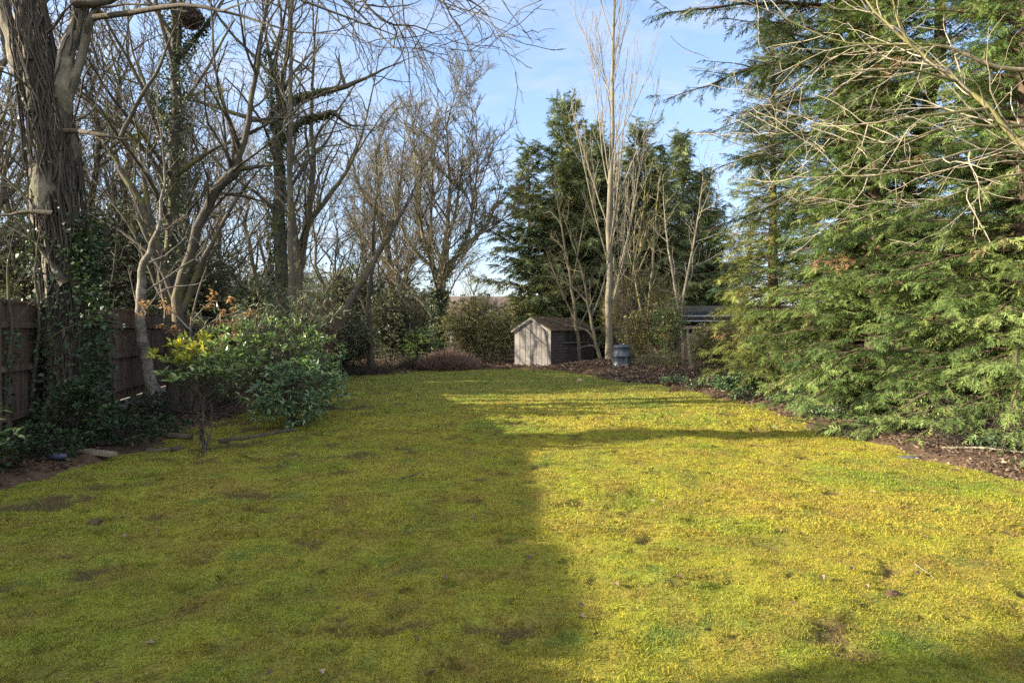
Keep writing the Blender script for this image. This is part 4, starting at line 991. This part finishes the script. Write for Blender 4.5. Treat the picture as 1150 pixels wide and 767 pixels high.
# behind the poplar
pr = lambda z, a: 4.5 * (1 - 0.93 * z) ** 0.58 * (0.70 + 0.30 * math.sin(3 * a + 9 * z)) * (0.6 + 0.4 * min(1, z * 5))
c1 = conifer('conifer_tree', 'dark blue-green layered conifer with pointed top left of the poplar', (2.9, 33, 0), 13.2, pr, 51, M['pine_blue'], 470, FR_LOW, 0.40, 0.03, 0.25, 24, -18, 9, tops=((0, 0, 1.0), (-2.0, 0.4, 0.84)), jit=0.8)
dup(c1, (6.9, 34.0, 0), 2.1, 0.93, 'dark conifer with several spires right of the poplar')
dup(c1, (10.0, 36.5, 0), 4.0, 0.95, 'dark conifer rising behind the thin pale stems')
dup(c1, (5.0, 33.4, 0), 5.2, 0.82, 'smaller dark conifer filling the gap directly behind the poplar trunk')
dup(c1, (4.9, 38.5, 0), 1.0, 1.02, 'dark conifer behind the poplar, centre of the conifer clump')

# ------------------------------------------------------------------ shrubs
def shrub(name, label, base, rx, ry, h, seed, nst, ncl, k, L, wr, mat, stemmat, z0=0.25, cat='shrub', group=None, patch=None, shell=0.55, stemr=0.012, lean=(0, 0), flat=0.9, twigs=0):
    rng = np.random.default_rng(seed)
    base = np.array(base, float)
    t = thing(name, label, cat, base, group)
    # leaf clusters inside a lumpy ellipsoid
    v = nrm(rng.normal(0, 1, (ncl, 3))); rad = shell + (1 - shell) * rng.random(ncl) ** 0.6
    rad = rad * (0.78 + 0.5 * fbm(v[:, 0] * 2 + 9, v[:, 1] * 2 + v[:, 2] * 2.3, 3, 3))
    hz = h * (1 - z0) / 2
    c = np.stack([v[:, 0] * rx * rad + lean[0], v[:, 1] * ry * rad + lean[1], h * z0 + hz + v[:, 2] * hz * rad], 1)
    c[:, 2] = np.maximum(c[:, 2], 0.05)
    c = c + base
    # stems
    a = rng.random(nst) * 6.28
    tipz = h * rng.uniform(0.55, 0.95, nst)
    tips = base + np.stack([np.cos(a) * rx * 0.55 * rng.random(nst) + lean[0], np.sin(a) * ry * 0.55 * rng.random(nst) + lean[1], tipz], 1)
    st0 = base + np.stack([np.cos(a), np.sin(a), 0 * a], 1) * 0.05 * min(1, rx) - np.array([0, 0, 0.04])
    u = np.linspace(0, 1, 9)[None, :, None]
    P = st0[:, None] * (1 - u) + tips[:, None] * u + rng.normal(0, 0.025 * h, (nst, 9, 3)) * np.minimum(u * 3, 1) * np.array([1, 1, 0.3])
    ch = [tubes(P, stemr * (1 - 0.6 * u[..., 0]) * np.ones((nst, 9)), 6)]
    j = rng.integers(0, nst, ncl); jj = rng.integers(5 if z0 > 0.4 else 3, 9, ncl)
    s0 = P[j, jj]
    ctl = (s0 + c) / 2 + np.array([0, 0, -0.08]) * h * 0.5 + rng.normal(0, 0.03 * h, (ncl, 3))
    uu = np.linspace(0, 1, 6)[None, :, None]
    Q = s0[:, None] * (1 - uu) ** 2 + 2 * ctl[:, None] * uu * (1 - uu) + c[:, None] * uu ** 2
    ch.append(tubes(Q, np.maximum(stemr * 0.45 * (1 - 0.6 * uu[..., 0]), 0.0025) * np.ones((ncl, 6)), 3))
    if twigs:
        P3, R3 = grow(Q, np.full(Q.shape[:2], stemr * 0.4), rng, per_m=twigs, t0=0.3, ratio=0.5, ang=45, up=0.15, lmin=0.2, lmax=1.0, npts=5, wig=0.2, rmin=0.004)
        ch.append(tubes(P3, R3, 3))
    link_mesh('stem', ch, stemmat, t, base)
    if k:
        out = nrm(c - (base + np.array([lean[0], lean[1], h * 0.4])))
        if patch is not None:
            pm = patch(c)
            link_mesh('yellow_foliage', [rosette(c[pm], rng, k, L, wr, 0.3, 0.5, out[pm])], M['laurel_gold'], t, base, smooth=False)
            c, out = c[~pm], out[~pm]
        link_mesh('foliage', [rosette(c, rng, k, L, wr, 0.25, 0.5, out)], mat, t, base, smooth=False)
    return t
b = G(232, 8.3); b[2] = zb(b[0], b[1]) + 0.03
shrub('spotted_laurel', 'open spotted laurel with bare stems and a yellow leaf patch on top', b, 0.62, 0.5, 1.62, 61, 8, 120, 9, 0.10, 0.40, M['laurel_light'], M['bark_mid'], 0.50, patch=lambda c: (c[:, 0] < b[0] + 0.10) & (c[:, 2] > 1.16), shell=0.25)
b2 = G(330, 10.4); b2[2] = zb(b2[0], b2[1])
shrub('laurel', 'dark glossy rounded laurel standing on the edge of the lawn', b2, 0.74, 0.65, 1.12, 62, 7, 180, 10, 0.10, 0.42, M['laurel'], M['bark_dark'], 0.06, shell=0.4)
b3 = G(300, 11.6); b3[2] = zb(b3[0], b3[1])
shrub('laurel', 'taller paler green laurel just behind the dark rounded one', b3, 1.25, 0.8, 1.85, 63, 9, 250, 9, 0.11, 0.40, M['laurel_light'], M['bark_mid'], 0.2, shell=0.35)
b4 = G(372, 12.2); b4[2] = zb(b4[0], b4[1])
shrub('laurel', 'low green laurel tucked right of the dark rounded one', (b4[0] - 0.5, 12.6, b4[2]), 0.7, 0.6, 1.15, 64, 6, 130, 10, 0.10, 0.4, M['laurel'], M['bark_dark'], 0.1, shell=0.4)
b5 = np.array([-5.55, 6.3, 0]); b5[2] = zb(b5[0], b5[1])
shrub('laurel', 'young laurel with long pale leaves at the far left edge', b5, 0.42, 0.4, 0.85, 65, 6, 46, 8, 0.13, 0.34, M['laurel_light'], M['bark_mid'], 0.15, shell=0.25)
b6 = A(84, 440, 7.9); b6[2] = zb(b6[0], b6[1])
shrub('ivy_bush', 'bushy ivy growing at the foot of the massive trunk', b6, 0.55, 0.4, 1.0, 66, 8, 120, 10, 0.075, 0.6, M['ivy'], M['vine'], 0.1, shell=0.3)
b7 = G(150, 9.0); b7[2] = zb(b7[0], b7[1])
for i, (x, y, rx, hh) in enumerate([(-5.5, 7.3, 0.5, 0.42), (-5.9, 8.0, 0.5, 0.5), (-5.35, 8.5, 0.55, 0.4), (-5.75, 6.7, 0.5, 0.45), (-6.1, 9.6, 0.55, 0.4), (-5.3, 9.4, 0.4, 0.3), (-6.5, 11, 0.6, 0.5), (-6.0, 12.6, 0.6, 0.4)]):
    shrub('ivy_plant', 'low ivy plant in the shaded bed along the fence', (x, y, zb(x, y)), rx, 0.45, hh, 70 + i, 5, 70, 8, 0.065, 0.7, M['ivy'], M['vine'], 0.05, cat='plant', group='low ivy plants in the left bed', shell=0.2, stemr=0.006)
shrub('added_shade_tree', 'unseen thin-leaved evergreen added beyond the left fence to shade the near right lawn', (-8.2, 1.35, -0.1), 1.3, 1.0, 5.6, 68, 4, 420, 8, 0.12, 0.5, M['holly'], M['bark_mid'], 0.50, cat='tree', shell=0.2, stemr=0.05)  # added outside the view so that its crown shades the near right lawn
for i, (x, y, rx, hh) in enumerate([(5.45, 10.9, 0.35, 0.28), (5.6, 12.6, 0.45, 0.36), (5.2, 14.2, 0.4, 0.32), (4.9, 16.2, 0.45, 0.4), (4.6, 17.6, 0.4, 0.3), (6.2, 8.0, 0.3, 0.22)]):
    shrub('ground_plant', 'low leafy plant on the soil strip beneath the cypress row', (x, y, zb(x, y)), rx, rx * 0.8, hh, 170 + i, 5, 60, 7, 0.06, 0.6, M['laurel'], M['vine'], 0.05, cat='plant', group='low plants under the right-hand cypresses', shell=0.2, stemr=0.005)
for i, (rows, d, lab) in enumerate([([(34, 486, 6), (38, 420, 5), (44, 360, 4.4), (40, 300, 3.4), (48, 240, 2)], 8.2, 'thin dead sapling standing against the fence left of the massive trunk'),
                                    ([(118, 478, 5), (122, 420, 4), (118, 360, 3.4), (128, 300, 2.6), (132, 250, 1.4)], 9.6, 'thin crooked sapling standing just right of the massive trunk'),
                                    ([(10, 500, 7), (6, 430, 6), (14, 370, 5), (8, 310, 4), (18, 250, 2.4)], 7.6, 'knotted old stem at the extreme left of the fence')]):
    slim_tree('sapling', lab, rows, d, 180 + i, M['bark_mid'], lvS[:3], ivy=160, ivyt=(0, 0.5), ivyL=0.05, lift=0.06)
# young beech with its dead brown leaves
def beech():
    rng = np.random.default_rng(81)
    base = G(212, 11.4); base[2] = zb(base[0], base[1])
    t = thing('young_beech', 'young beech still holding orange-brown dead leaves in flat sprays', 'tree', base)
    L = [limb([(214, 470, 5), (216, 420, 4), (214, 370, 3.4), (222, 330, 2.6), (232, 300, 1.6)], 14, 11.4)]
    for row in ([(215, 372, 2.4), (196, 352, 2), (176, 344, 1.5), (160, 342, 1)], [(216, 380, 2.4), (240, 360, 2), (262, 352, 1.4), (282, 350, 1)], [(216, 360, 2), (236, 340, 1.6), (254, 338, 1)], [(214, 390, 2), (196, 372, 1.6), (186, 366, 1)], [(216, 400, 2), (248, 382, 1.6), (270, 372, 1)]):
        L.append(limb(row, 10, 11.4 - 0.3 * rng.random()))
    link_mesh('trunk', [tubes(P, r, 6) for P, r in L[:1]], M['bark_grey'], t, base)
    PP, RR = merge_sets(L[1:], 8)
    P2, R2 = grow(PP, RR, rng, 6, 0.15, 1, 0.4, 45, 10, 0, 0, 0.15, 0.5, 5, 0.12, 0.6, 0.003)
    link_mesh('branch', [tubes(PP, RR, 4), tubes(P2, R2, 3)], M['bark_grey'], t, base)
    n = 620; q = P2[rng.integers(0, len(P2), n), rng.integers(1, 5, n)] + rng.normal(0, 0.025, (n, 3))
    d = rng.normal(0, 1, (n, 3)); d[:, 2] = d[:, 2] * 0.3 - 0.25
    link_mesh('foliage', [leaf_quads(q, d, nrm(np.array([0, 0, 1.0]) + rng.normal(0, 0.3, (n, 3))), rng.uniform(0.045, 0.08, n), 0.6, rng)], M['beech'], t, base, smooth=False)
beech()
# spiky bamboo clump behind the laurels
def bamboo(base, label, h, seed):
    rng = np.random.default_rng(seed); t = thing('bamboo_clump', label, 'bamboo', base)
    n = 26; a = rng.random(n) * 6.28; rr = rng.random(n)
    u = np.linspace(0, 1, 10)[None, :, None]
    s0 = base + np.stack([np.cos(a) * 0.3 * rr, np.sin(a) * 0.3 * rr, 0 * a], 1)
    e = s0 + np.stack([np.cos(a) * 0.9 * rr, np.sin(a) * 0.9 * rr, h * rng.uniform(0.7, 1, n)], 1)
    P = s0[:, None] * (1 - u) + e[:, None] * u + np.stack([np.cos(a), np.sin(a), -0.6 + 0 * a], 1)[:, None] * (u ** 3) * 0.35
    link_mesh('cane', [tubes(P, np.full((n, 10), 0.009), 5)], M['bark_moss'], t, base)
    k = 2600; q = P[rng.integers(0, n, k), rng.integers(3, 10, k)] + rng.normal(0, 0.06, (k, 3))
    d = rng.normal(0, 1, (k, 3)); d[:, 2] = d[:, 2] * 0.5 - 0.3
    link_mesh('foliage', [leaf_quads(q, d, nrm(np.array([0, 0, 1.0]) + rng.normal(0, 0.4, (k, 3))), rng.uniform(0.14, 0.30, k), 0.13, rng, 0.03)], M['holly'], t, base, smooth=False)
bb = G(330, 16.0); bb[2] = zb(bb[0], bb[1]); bamboo(bb, 'arching dark bamboo clump behind the laurels', 2.9, 91)
bb = G(282, 15.0); bb[2] = zb(bb[0], bb[1]); bamboo(bb, 'smaller bamboo clump by the fence left of the larger one', 2.4, 92)
# evergreen and scrubby thickets, far border and beyond the fence
def bush(label, px, d, wpx, ypx, seed, mat, stem, ncl=420, k=9, L=0.09, wr=0.5, ry=None, z0=0.03, name='evergreen_bush', base_z=None, twigs=0, group=None, shell=0.35):
    x = (px - CX) / F * d; h = CAM_H + (HY - ypx) / F * d; rx = wpx / 2 / F * d
    return shrub(name, label, (x, d, zb(x, d)), rx, ry or rx * 0.7, h + 0.05, seed, 9, ncl, k, L, wr, mat, stem, z0, cat='bush', shell=shell, stemr=0.02, twigs=twigs, group=group)
bush('grey-green bush at the end of the lawn left of the round-headed tree', 440, 27, 76, 330, 201, M['holly'], M['bark_mid'], 924, 9, 0.10, twigs=2)
bush('yellowish-green leafy bush right of the round-headed tree trunk', 528, 29, 70, 336, 202, M['scrub'], M['bark_moss'], 924, 9, 0.11, twigs=2)
bush('dense olive bush against the left side of the shed', 560, 28, 56, 352, 203, M['scrub'], M['bark_moss'], 704, 9, 0.10, twigs=2)
bush('low bright green bush beneath the round-headed tree', 474, 26.5, 46, 372, 204, M['laurel_light'], M['bark_mid'], 440, 9, 0.09)
bush('dark evergreen bush at the foot of the leaning pole tree', 388, 23.5, 70, 356, 205, M['holly'], M['bark_dark'], 924, 9, 0.09, twigs=1)
bush('broad dark evergreen bush behind the bamboo', 345, 22, 130, 332, 206, M['holly'], M['bark_dark'], 1144, 10, 0.10, twigs=1)
bush('reddish-brown bare scrub beside the leaning pole tree', 352, 19.5, 70, 330, 207, M['beech'], M['heather'], 440, 2, 0.07, twigs=5, name='scrub_bush')
bush('tall holly beyond the fence right of the massive trunk', 128, 17.0, 120, 236, 208, M['holly'], M['bark_dark'], 1980, 9, 0.09)
bush('holly beyond the fence behind the ivy column trunk', 216, 19.5, 110, 284, 209, M['holly'], M['bark_dark'], 1540, 9, 0.10)
bush('holly beyond the fence left of the thick ivy-sleeved trunk', 280, 22, 110, 318, 210, M['holly'], M['bark_dark'], 1540, 9, 0.10)
bush('holly beyond the fence at the far left edge of the garden', 28, 16.0, 130, 246, 211, M['holly'], M['bark_dark'], 1980, 9, 0.09)
bush('hazy evergreen beyond the fence between the left wood trunks', 384, 32, 110, 300, 212, M['holly'], M['bark_mid'], 1144, 9, 0.13, twigs=1)
bush('far grey-green thicket between leaning pole and round-headed tree', 446, 40, 130, 318, 213, M['holly'], M['bark_mid'], 1144, 9, 0.16, twigs=1)
bush('far olive thicket behind the shed roof', 600, 36, 90, 326, 214, M['scrub'], M['bark_moss'], 924, 9, 0.14, twigs=1)
bush('twiggy olive bush at the right end of the shed', 718, 29.5, 80, 336, 215, M['scrub'], M['bark_moss'], 792, 6, 0.09, twigs=4)
bush('tangled green bush behind the compost bin', 728, 25.2, 66, 348, 216, M['scrub'], M['bark_moss'], 704, 7, 0.09, twigs=4)
bush('light green leafy bush by the outbuilding corner', 752, 24, 42, 340, 217, M['laurel_light'], M['bark_moss'], 330, 8, 0.09, twigs=2)
bush('low dark laurel under the pale cypress', 825, 15.6, 56, 424, 218, M['laurel'], M['bark_dark'], 286, 9, 0.08)
bush('dull green bush in front of the reddish fence', 806, 20.0, 74, 366, 219, M['scrub'], M['bark_moss'], 700, 9, 0.08)
bush('pale tan bare thicket beyond the outbuilding roof', 800, 40, 110, 276, 220, M['beech'], M['bark_pale'], 572, 1, 0.07, twigs=6, name='scrub_bush')
bush('dark evergreen behind the right-hand cypresses', 1010, 21, 220, 250, 221, M['holly'], M['bark_dark'], 1540, 9, 0.12)
for i, (px, d, wpx, ypx, lab) in enumerate([(628, 32.5, 66, 308, 'tangle of bare pale twigs rising behind the shed roof'), (688, 27.4, 34, 318, 'bare pale twiggy scrub at the far end of the shed'), (708, 26.0, 60, 300, 'tall tangle of bare twigs directly behind the compost bin'), (745, 25.4, 50, 310, 'bare twiggy scrub between compost bin and outbuilding'), (545, 30, 56, 322, 'bare twiggy scrub showing above the olive bush by the shed'), (470, 32, 70, 316, 'bare twiggy scrub behind the round-headed tree trunk')]):
    bush(lab, px, d, wpx, ypx, 230 + i, M['scrub'], M['bark_moss'] if i % 2 else M['bark_grey'], 260, 2, 0.06, 0.5, twigs=7, name='scrub_bush')
for i, (px, d, wpx, ypx, lab) in enumerate([(60, 34, 130, 268, 'far evergreen in the wood left of the ivy column trunk'), (160, 38, 120, 280, 'far evergreen in the wood showing between fence and ivy column'), (245, 36, 110, 285, 'far evergreen in the wood between the two ivy-sleeved trunks'), (310, 42, 120, 290, 'far evergreen in the wood behind the thick ivy-sleeved trunk'), (410, 46, 120, 305, 'far evergreen in the wood above the leaning pole tree'), (340, 52, 150, 300, 'farthest dim evergreen in the left wood')]):
    bush(lab, px, d, wpx, ypx, 250 + i, M['holly'], M['bark_mid'], 900, 8, 0.16, twigs=0)
# brown mound of dead heather and the brush heap
def mound(name, label, px, d, wpx, ypx, seed, mat, n, cat, spread=0.9, flat=False):
    rng = np.random.default_rng(seed); x = (px - CX) / F * d
    base = np.array([x, d, zb(x, d)]); t = thing(name, label, cat, base)
    rx = wpx / 2 / F * d; h = CAM_H + (HY - ypx) / F * d
    a = rng.random(n) * 6.28; q = np.sqrt(rng.random(n))
    s0 = base + np.stack([np.cos(a) * q * rx * 0.75, np.sin(a) * q * rx * 0.5, 0 * a], 1)
    if flat:
        d0 = nrm(np.stack([rng.normal(0, 1, n), rng.normal(0, 1, n), rng.normal(0.1, 0.3, n)], 1)); s0[:, 2] += h * (1 - q ** 2) * rng.random(n); Ls = rng.uniform(0.3, 1.0, n)
    else:
        d0 = nrm(np.stack([np.cos(a) * q * spread, np.sin(a) * q * spread, 1.0 + 0 * a], 1) + rng.normal(0, 0.2, (n, 3))); Ls = h * (1.05 - 0.5 * q) * rng.uniform(0.6, 1.05, n)
    pts = [s0]
    for j in range(5):
        d0 = nrm(d0 + rng.normal(0, 0.14, (n, 3))); pts.append(pts[-1] + d0 * (Ls / 5)[:, None])
    P = np.stack(pts, 1); P[:, :, 2] = np.maximum(P[:, :, 2], base[2])
    Rr = np.full((n, 6), 0.007) * np.linspace(1, 0.4, 6)
    P2, R2 = grow(P, Rr, rng, 5, 0.3, 1, 0.4, 35, 10, 0.1, 0, 0.1, 0.4, 4, 0.15, 0.7, 0.004)
    link_mesh('brushwood' if flat else 'stem', [tubes(P, Rr, 4), tubes(P2, R2, 3)], mat, t, base)
mound('heather_mound', 'rounded reddish-brown twiggy mound at the far lawn edge', 503, 24.6, 74, 389, 301, M['heather'], 2600, 'dead shrub')
mound('brush_heap', 'low dark heap of cut brushwood at the left end of the far border', 414, 22.2, 72, 412, 302, M['vine'], 420, 'brush heap', flat=True)
mound('brush_heap', 'dark tangle of dead twigs under the right edge cypress', 1128, 8.3, 110, 482, 303, M['vine'], 420, 'brush heap', flat=True)
mound('brush_heap', 'tangle of thin bare stems right of the compost bin', 735, 22.8, 60, 394, 304, M['bark_moss'], 260, 'brush heap', flat=True)
mound('brush_heap', 'dark low brush pile left of the rounded brown mound', 462, 24.6, 50, 402, 305, M['vine'], 420, 'brush heap', flat=True)
mound('brush_heap', 'scatter of dead sticks at the foot of the leaning trunks by the fence', 205, 11.3, 120, 462, 306, M['vine'], 260, 'brush heap', flat=True)

# ------------------------------------------------------------------ the tree whose branches hang in from the right
def right_tree():
    base = np.array([6.9, 5.6, zb(6.9, 5.6)])
    L = [(spline([(6.9, 5.6, base[2] - 0.05), (6.85, 5.65, 1.4), (6.7, 5.7, 2.4), (6.75, 5.8, 4.0), (7.0, 5.9, 6.0)], 18), np.linspace(0.17, 0.08, 18)),
         limb([(1400, 330, 22, 5.7), (1300, 258, 17, 5.75), (1220, 200, 14, 5.8), (1150, 164, 12, 5.9), (1112, 124, 10.5, 6.0), (1076, 92, 10, 6.1), (1030, 58, 9, 6.2), (990, 20, 8, 6.3), (960, -20, 6, 6.4), (930, -70, 4, 6.5)], 26),
         limb([(1230, 205, 8, 5.8), (1160, 176, 5, 5.7), (1100, 168, 4.4, 5.6), (1040, 184, 3.6, 5.5), (980, 198, 3, 5.5), (930, 196, 2.2, 5.5), (880, 182, 1.6, 5.5), (830, 150, 1, 5.6)], 22),
         limb([(1110, 122, 6, 6.0), (1060, 128, 5, 5.9), (1010, 134, 4, 5.8), (960, 140, 3.2, 5.8), (900, 128, 2.4, 5.8), (840, 100, 1.6, 5.9), (790, 60, 1, 6.0)], 22),
         limb([(1180, 80, 10, 6.2), (1120, 76, 8, 6.2), (1060, 52, 6, 6.2), (1000, 50, 5, 6.3), (940, 46, 4, 6.4), (880, 20, 3, 6.5), (810, -10, 2, 6.6)], 20),
         limb([(1076, 92, 5, 6.1), (1020, 78, 4, 6.0), (960, 80, 3, 5.9), (900, 72, 2.2, 5.9), (850, 50, 1.4, 5.9)], 18),
         limb([(1260, 130, 10, 6.0), (1180, 140, 7, 6.0), (1110, 142, 6, 6.0), (1070, 140, 5, 6.0), (1010, 160, 4, 6.0), (950, 158, 3, 6.0), (890, 150, 2, 6.0), (850, 152, 1.2, 6.0)], 22),
         limb([(1030, 58, 5, 6.2), (1010, 30, 4, 6.2), (1000, -10, 3, 6.2), (980, -60, 2, 6.2)], 10),
         limb([(1200, 190, 6, 5.8), (1120, 200, 4, 5.6), (1050, 226, 3, 5.5), (990, 236, 2.2, 5.4), (930, 226, 1.4, 5.4)], 18)]
    L = [L[0]] + [(P, r * 0.82) for P, r in L[1:]]
    lv = [dict(per_m=5.2, t0=0.2, ratio=0.42, ang=40, up=-0.02, trop=0.0, lmin=0.25, lmax=1.0, npts=8, wig=0.12, rr=0.55, rmin=0.0034, slim=0.008, bias=(-0.8, 0, 0)),
          dict(per_m=4.0, t0=0.15, ratio=0.5, ang=42, up=0.0, trop=0.0, lmin=0.14, lmax=0.5, npts=5, wig=0.14, rr=0.6, rmin=0.0025, slim=0.009),
          dict(per_m=4.5, t0=0.15, ratio=0.5, ang=42, up=0.0, trop=0.0, lmin=0.06, lmax=0.22, npts=3, wig=0.14, rr=0.6, rmin=0.0024, slim=0.01)]
    tree_from_limbs('bare_tree', 'mossy-limbed bare tree spraying pale branches in from the upper right', base, L, 401, lv, M['bark_moss'], twigmat=M['twig_pale'], flare=False)
right_tree()

# ------------------------------------------------------------------ dead leaves caught in the ivy column (a ragged nest)
def nest():
    rng = np.random.default_rng(410); c = A(214, 20, 12.9)
    t = thing('squirrel_drey', 'ragged brown ball of twigs and leaves high in the ivy column tree', 'nest', c)
    n = 260; v = nrm(rng.normal(0, 1, (n, 3))); p = c + v * np.array([0.27, 0.25, 0.24]) * rng.uniform(0.4, 1, (n, 1))
    d = nrm(np.cross(v, rng.normal(0, 1, (n, 3)))); u = np.linspace(-0.5, 0.5, 4)[None, :, None]
    link_mesh('twig', [tubes(p[:, None] + d[:, None] * u * 0.36 - v[:, None] * (u ** 2) * 0.2, np.full((n, 4), 0.006), 4)], M['vine'], t, c)
    n = 900; v = nrm(rng.normal(0, 1, (n, 3))); p = c + v * np.array([0.24, 0.22, 0.22]) * rng.uniform(0.5, 1, (n, 1))
    link_mesh('leaf_lining', [leaf_quads(p, rng.normal(0, 1, (n, 3)), v, rng.uniform(0.05, 0.09, n), 0.7, rng)], M['litter_dark'], t, c, smooth=False)
nest()

# ------------------------------------------------------------------ small things on the ground
def log(name, label, a, b_, r, mat, cat, seed, sag=0.0):
    rng = np.random.default_rng(seed)
    a, b_ = np.array(a, float), np.array(b_, float)
    k = np.linspace(0, 1, 12)[:, None]
    P = a * (1 - k) + b_ * k + rng.normal(0, r * 0.35, (12, 3))
    P[:, 2] = gz(P[:, 0], P[:, 1]) + r * 0.6 + np.abs(np.sin(k[:, 0] * 3.1)) * sag
    V, Fq, at = tubes(P, r * np.linspace(1, 0.75, 12), 9, 0.05, rng)
    n = 9
    caps = [(V, Fq, at)]
    for o, rev in ((0, True), (11 * n, False)):
        cp = np.vstack([V[o:o + n], V[o:o + n].mean(0)])
        tri = np.array([(i, (i + 1) % n, n) for i in range(n)]); caps.append((cp, tri[:, ::-1] if rev else tri, None))
    org = P.mean(0)
    return tag(link_mesh(name, caps, mat, None, org), label, cat)
def gp(x, y):
    d = CAM_H * F / (y - HY); return G(x, d)
log('log', 'mossy dark log lying in the left bed, farther of two', gp(150, 488), gp(212, 492), 0.06, M['bark_dark'], 'log', 1)
log('log', 'short dark log near the lawn edge, nearer of two', gp(168, 506), gp(204, 502), 0.05, M['bark_dark'], 'log', 2)
log('root', 'dark surface root running from the spotted laurel towards the dark laurel', gp(246, 496), gp(330, 484), 0.035, M['bark_dark'], 'root', 3)
log('fallen_branch', 'long pale fallen branch on bare soil under the right edge cypress', gp(1056, 507), gp(1180, 520), 0.016, M['bark_pale'], 'branch', 4, 0.02)
log('stick', 'short pale stick slanting up by the long fallen branch', gp(1122, 490), gp(1146, 512), 0.010, M['bark_pale'], 'stick', 5, 0.0)
log('stick', 'thin dry stick lying on the sunlit moss at lower right', gp(1028, 640), gp(1050, 656), 0.005, M['bark_pale'], 'stick', 6)
log('stick', 'thin pale stick on the shaded moss near the bare patches', gp(172, 598), gp(186, 590), 0.005, M['bark_pale'], 'stick', 7)
log('stick', 'dark bent stick on the moss at the middle of the lawn', gp(452, 536), gp(470, 530), 0.010, M['bark_dark'], 'stick', 8)
# weathered plank at the edge of the left bed
pa, pb = gp(78, 512), gp(132, 518); mid = (pa + pb) / 2; ax = nrm(pb - pa); ay = np.array([-ax[1], ax[0], 0]); zq = float(gz(mid[0], mid[1]))
V, Fq, _ = box(mid, ax, ay, 0.36, 0.055, zq + 0.0, zq + 0.045)
tag(link_mesh('timber_plank', [(V, Fq, None)], M['timber'], None, mid, smooth=False), 'weathered grey-brown plank lying along the edge of the left bed', 'plank')
def rock(name, label, c, r, mat, cat, seed, sq=(1, 1, 0.6)):
    rng = np.random.default_rng(seed)
    a, b_ = np.meshgrid(np.linspace(0, 2 * np.pi, 18, endpoint=False), np.linspace(-np.pi / 2, np.pi / 2, 10), indexing='ij')
    v = np.stack([np.cos(a) * np.cos(b_), np.sin(a) * np.cos(b_), np.sin(b_)], -1)
    rad = r * (0.45 + 1.1 * fbm(v[..., 0] * 2.6 + seed, v[..., 1] * 2.6 + v[..., 2] * 3.1, seed, 4))
    V = (v * rad[..., None] * np.array(sq)).reshape(-1, 3) + np.array([c[0], c[1], float(gz(c[0], c[1])) + r * sq[2] * 0.2])
    i, j = np.meshgrid(np.arange(18), np.arange(9), indexing='ij'); i2 = (i + 1) % 18
    return tag(link_mesh(name, [(V, np.stack([i * 10 + j, i2 * 10 + j, i2 * 10 + j + 1, i * 10 + j + 1], -1).reshape(-1, 4), None)], mat, None, (c[0], c[1], 0)), label, cat)
rock('stone', 'ochre stone on the moss just in front of the leaf pile', gp(651, 428), 0.11, M['stone'], 'stone', 2, (1, 0.9, 0.8))
rock('stone', 'pale stone lying in the leaf litter right of the compost bin', gp(743, 429), 0.09, M['stone'], 'stone', 3, (1.2, 0.9, 0.7))
rock('stone', 'dark stone at the edge of the leaf litter under the fence', gp(757, 439), 0.12, M['soil'], 'stone', 4, (1.2, 0.8, 0.6))
rock('slate', 'flat blue-grey slate on bare soil below the right edge cypress', gp(1022, 512), 0.10, M['slate'], 'slate', 5, (1.3, 0.9, 0.16))
rock('clod', 'dark soil clod with moss on the shaded lawn at left', gp(106, 588), 0.042, M['soil'], 'clod', 6, (1.2, 1, 0.6))
rock('clod', 'dark clod left of the dry stick at lower right', gp(1002, 672), 0.034, M['soil'], 'clod', 7, (1.2, 1, 0.5))
c = gp(56, 524); c[2] = float(gz(c[0], c[1])) + 0.05
kk = np.array([(0.0, 0), (0.045, 0.0), (0.055, 0.01), (0.055, 0.20), (0.03, 0.25), (0.03, 0.28), (0, 0.28)])
V, Fq, _ = lathe(kk, 20, np.zeros(3)); V = V[:, [2, 1, 0]] * 0.7 + c
tag(link_mesh('plastic_bottle', [(V, Fq[:, ::-1], None)], M['blue_plastic'], None, c), 'dull blue plastic bottle lying in the dark left bed', 'bottle')

# ------------------------------------------------------------------ far woodland that closes the view
def far_wood():
    rng = np.random.default_rng(501); ch, fo = [], []
    n = 2200
    x = rng.uniform(-130, 130, n); y = rng.uniform(85, 120, n); h = rng.uniform(3.0, 6.5, n) * (0.7 + 0.6 * fbm(x * 0.06, y * 0.02, 2))
    u = np.linspace(0, 1, 5)[None, :, None]
    P = np.stack([x, y, 0 * x - 0.2], 1)[:, None] + np.stack([rng.normal(0, 0.6, n), rng.normal(0, 0.6, n), h], 1)[:, None] * u
    Rr = 0.10 * (1 - 0.8 * u[..., 0]) * np.ones((n, 5)); ch.append(tubes(P, Rr, 4))
    P2, R2 = grow(P, Rr, rng, 2.2, 0.15, 1, 0.45, 42, 10, 0.3, 0.05, 0.8, 2.6, 5, 0.12, 0.5, 0.03)
    P3, R3 = grow(P2, R2, rng, 1.6, 0.2, 1, 0.5, 42, 10, 0.2, 0.05, 0.4, 1.4, 4, 0.12, 0.5, 0.02)
    ch += [tubes(P2, R2, 3), tubes(P3, R3, 3)]
    return ch
o = link_mesh('far_woodland', far_wood(), M['bark_grey']); o['kind'] = 'stuff'
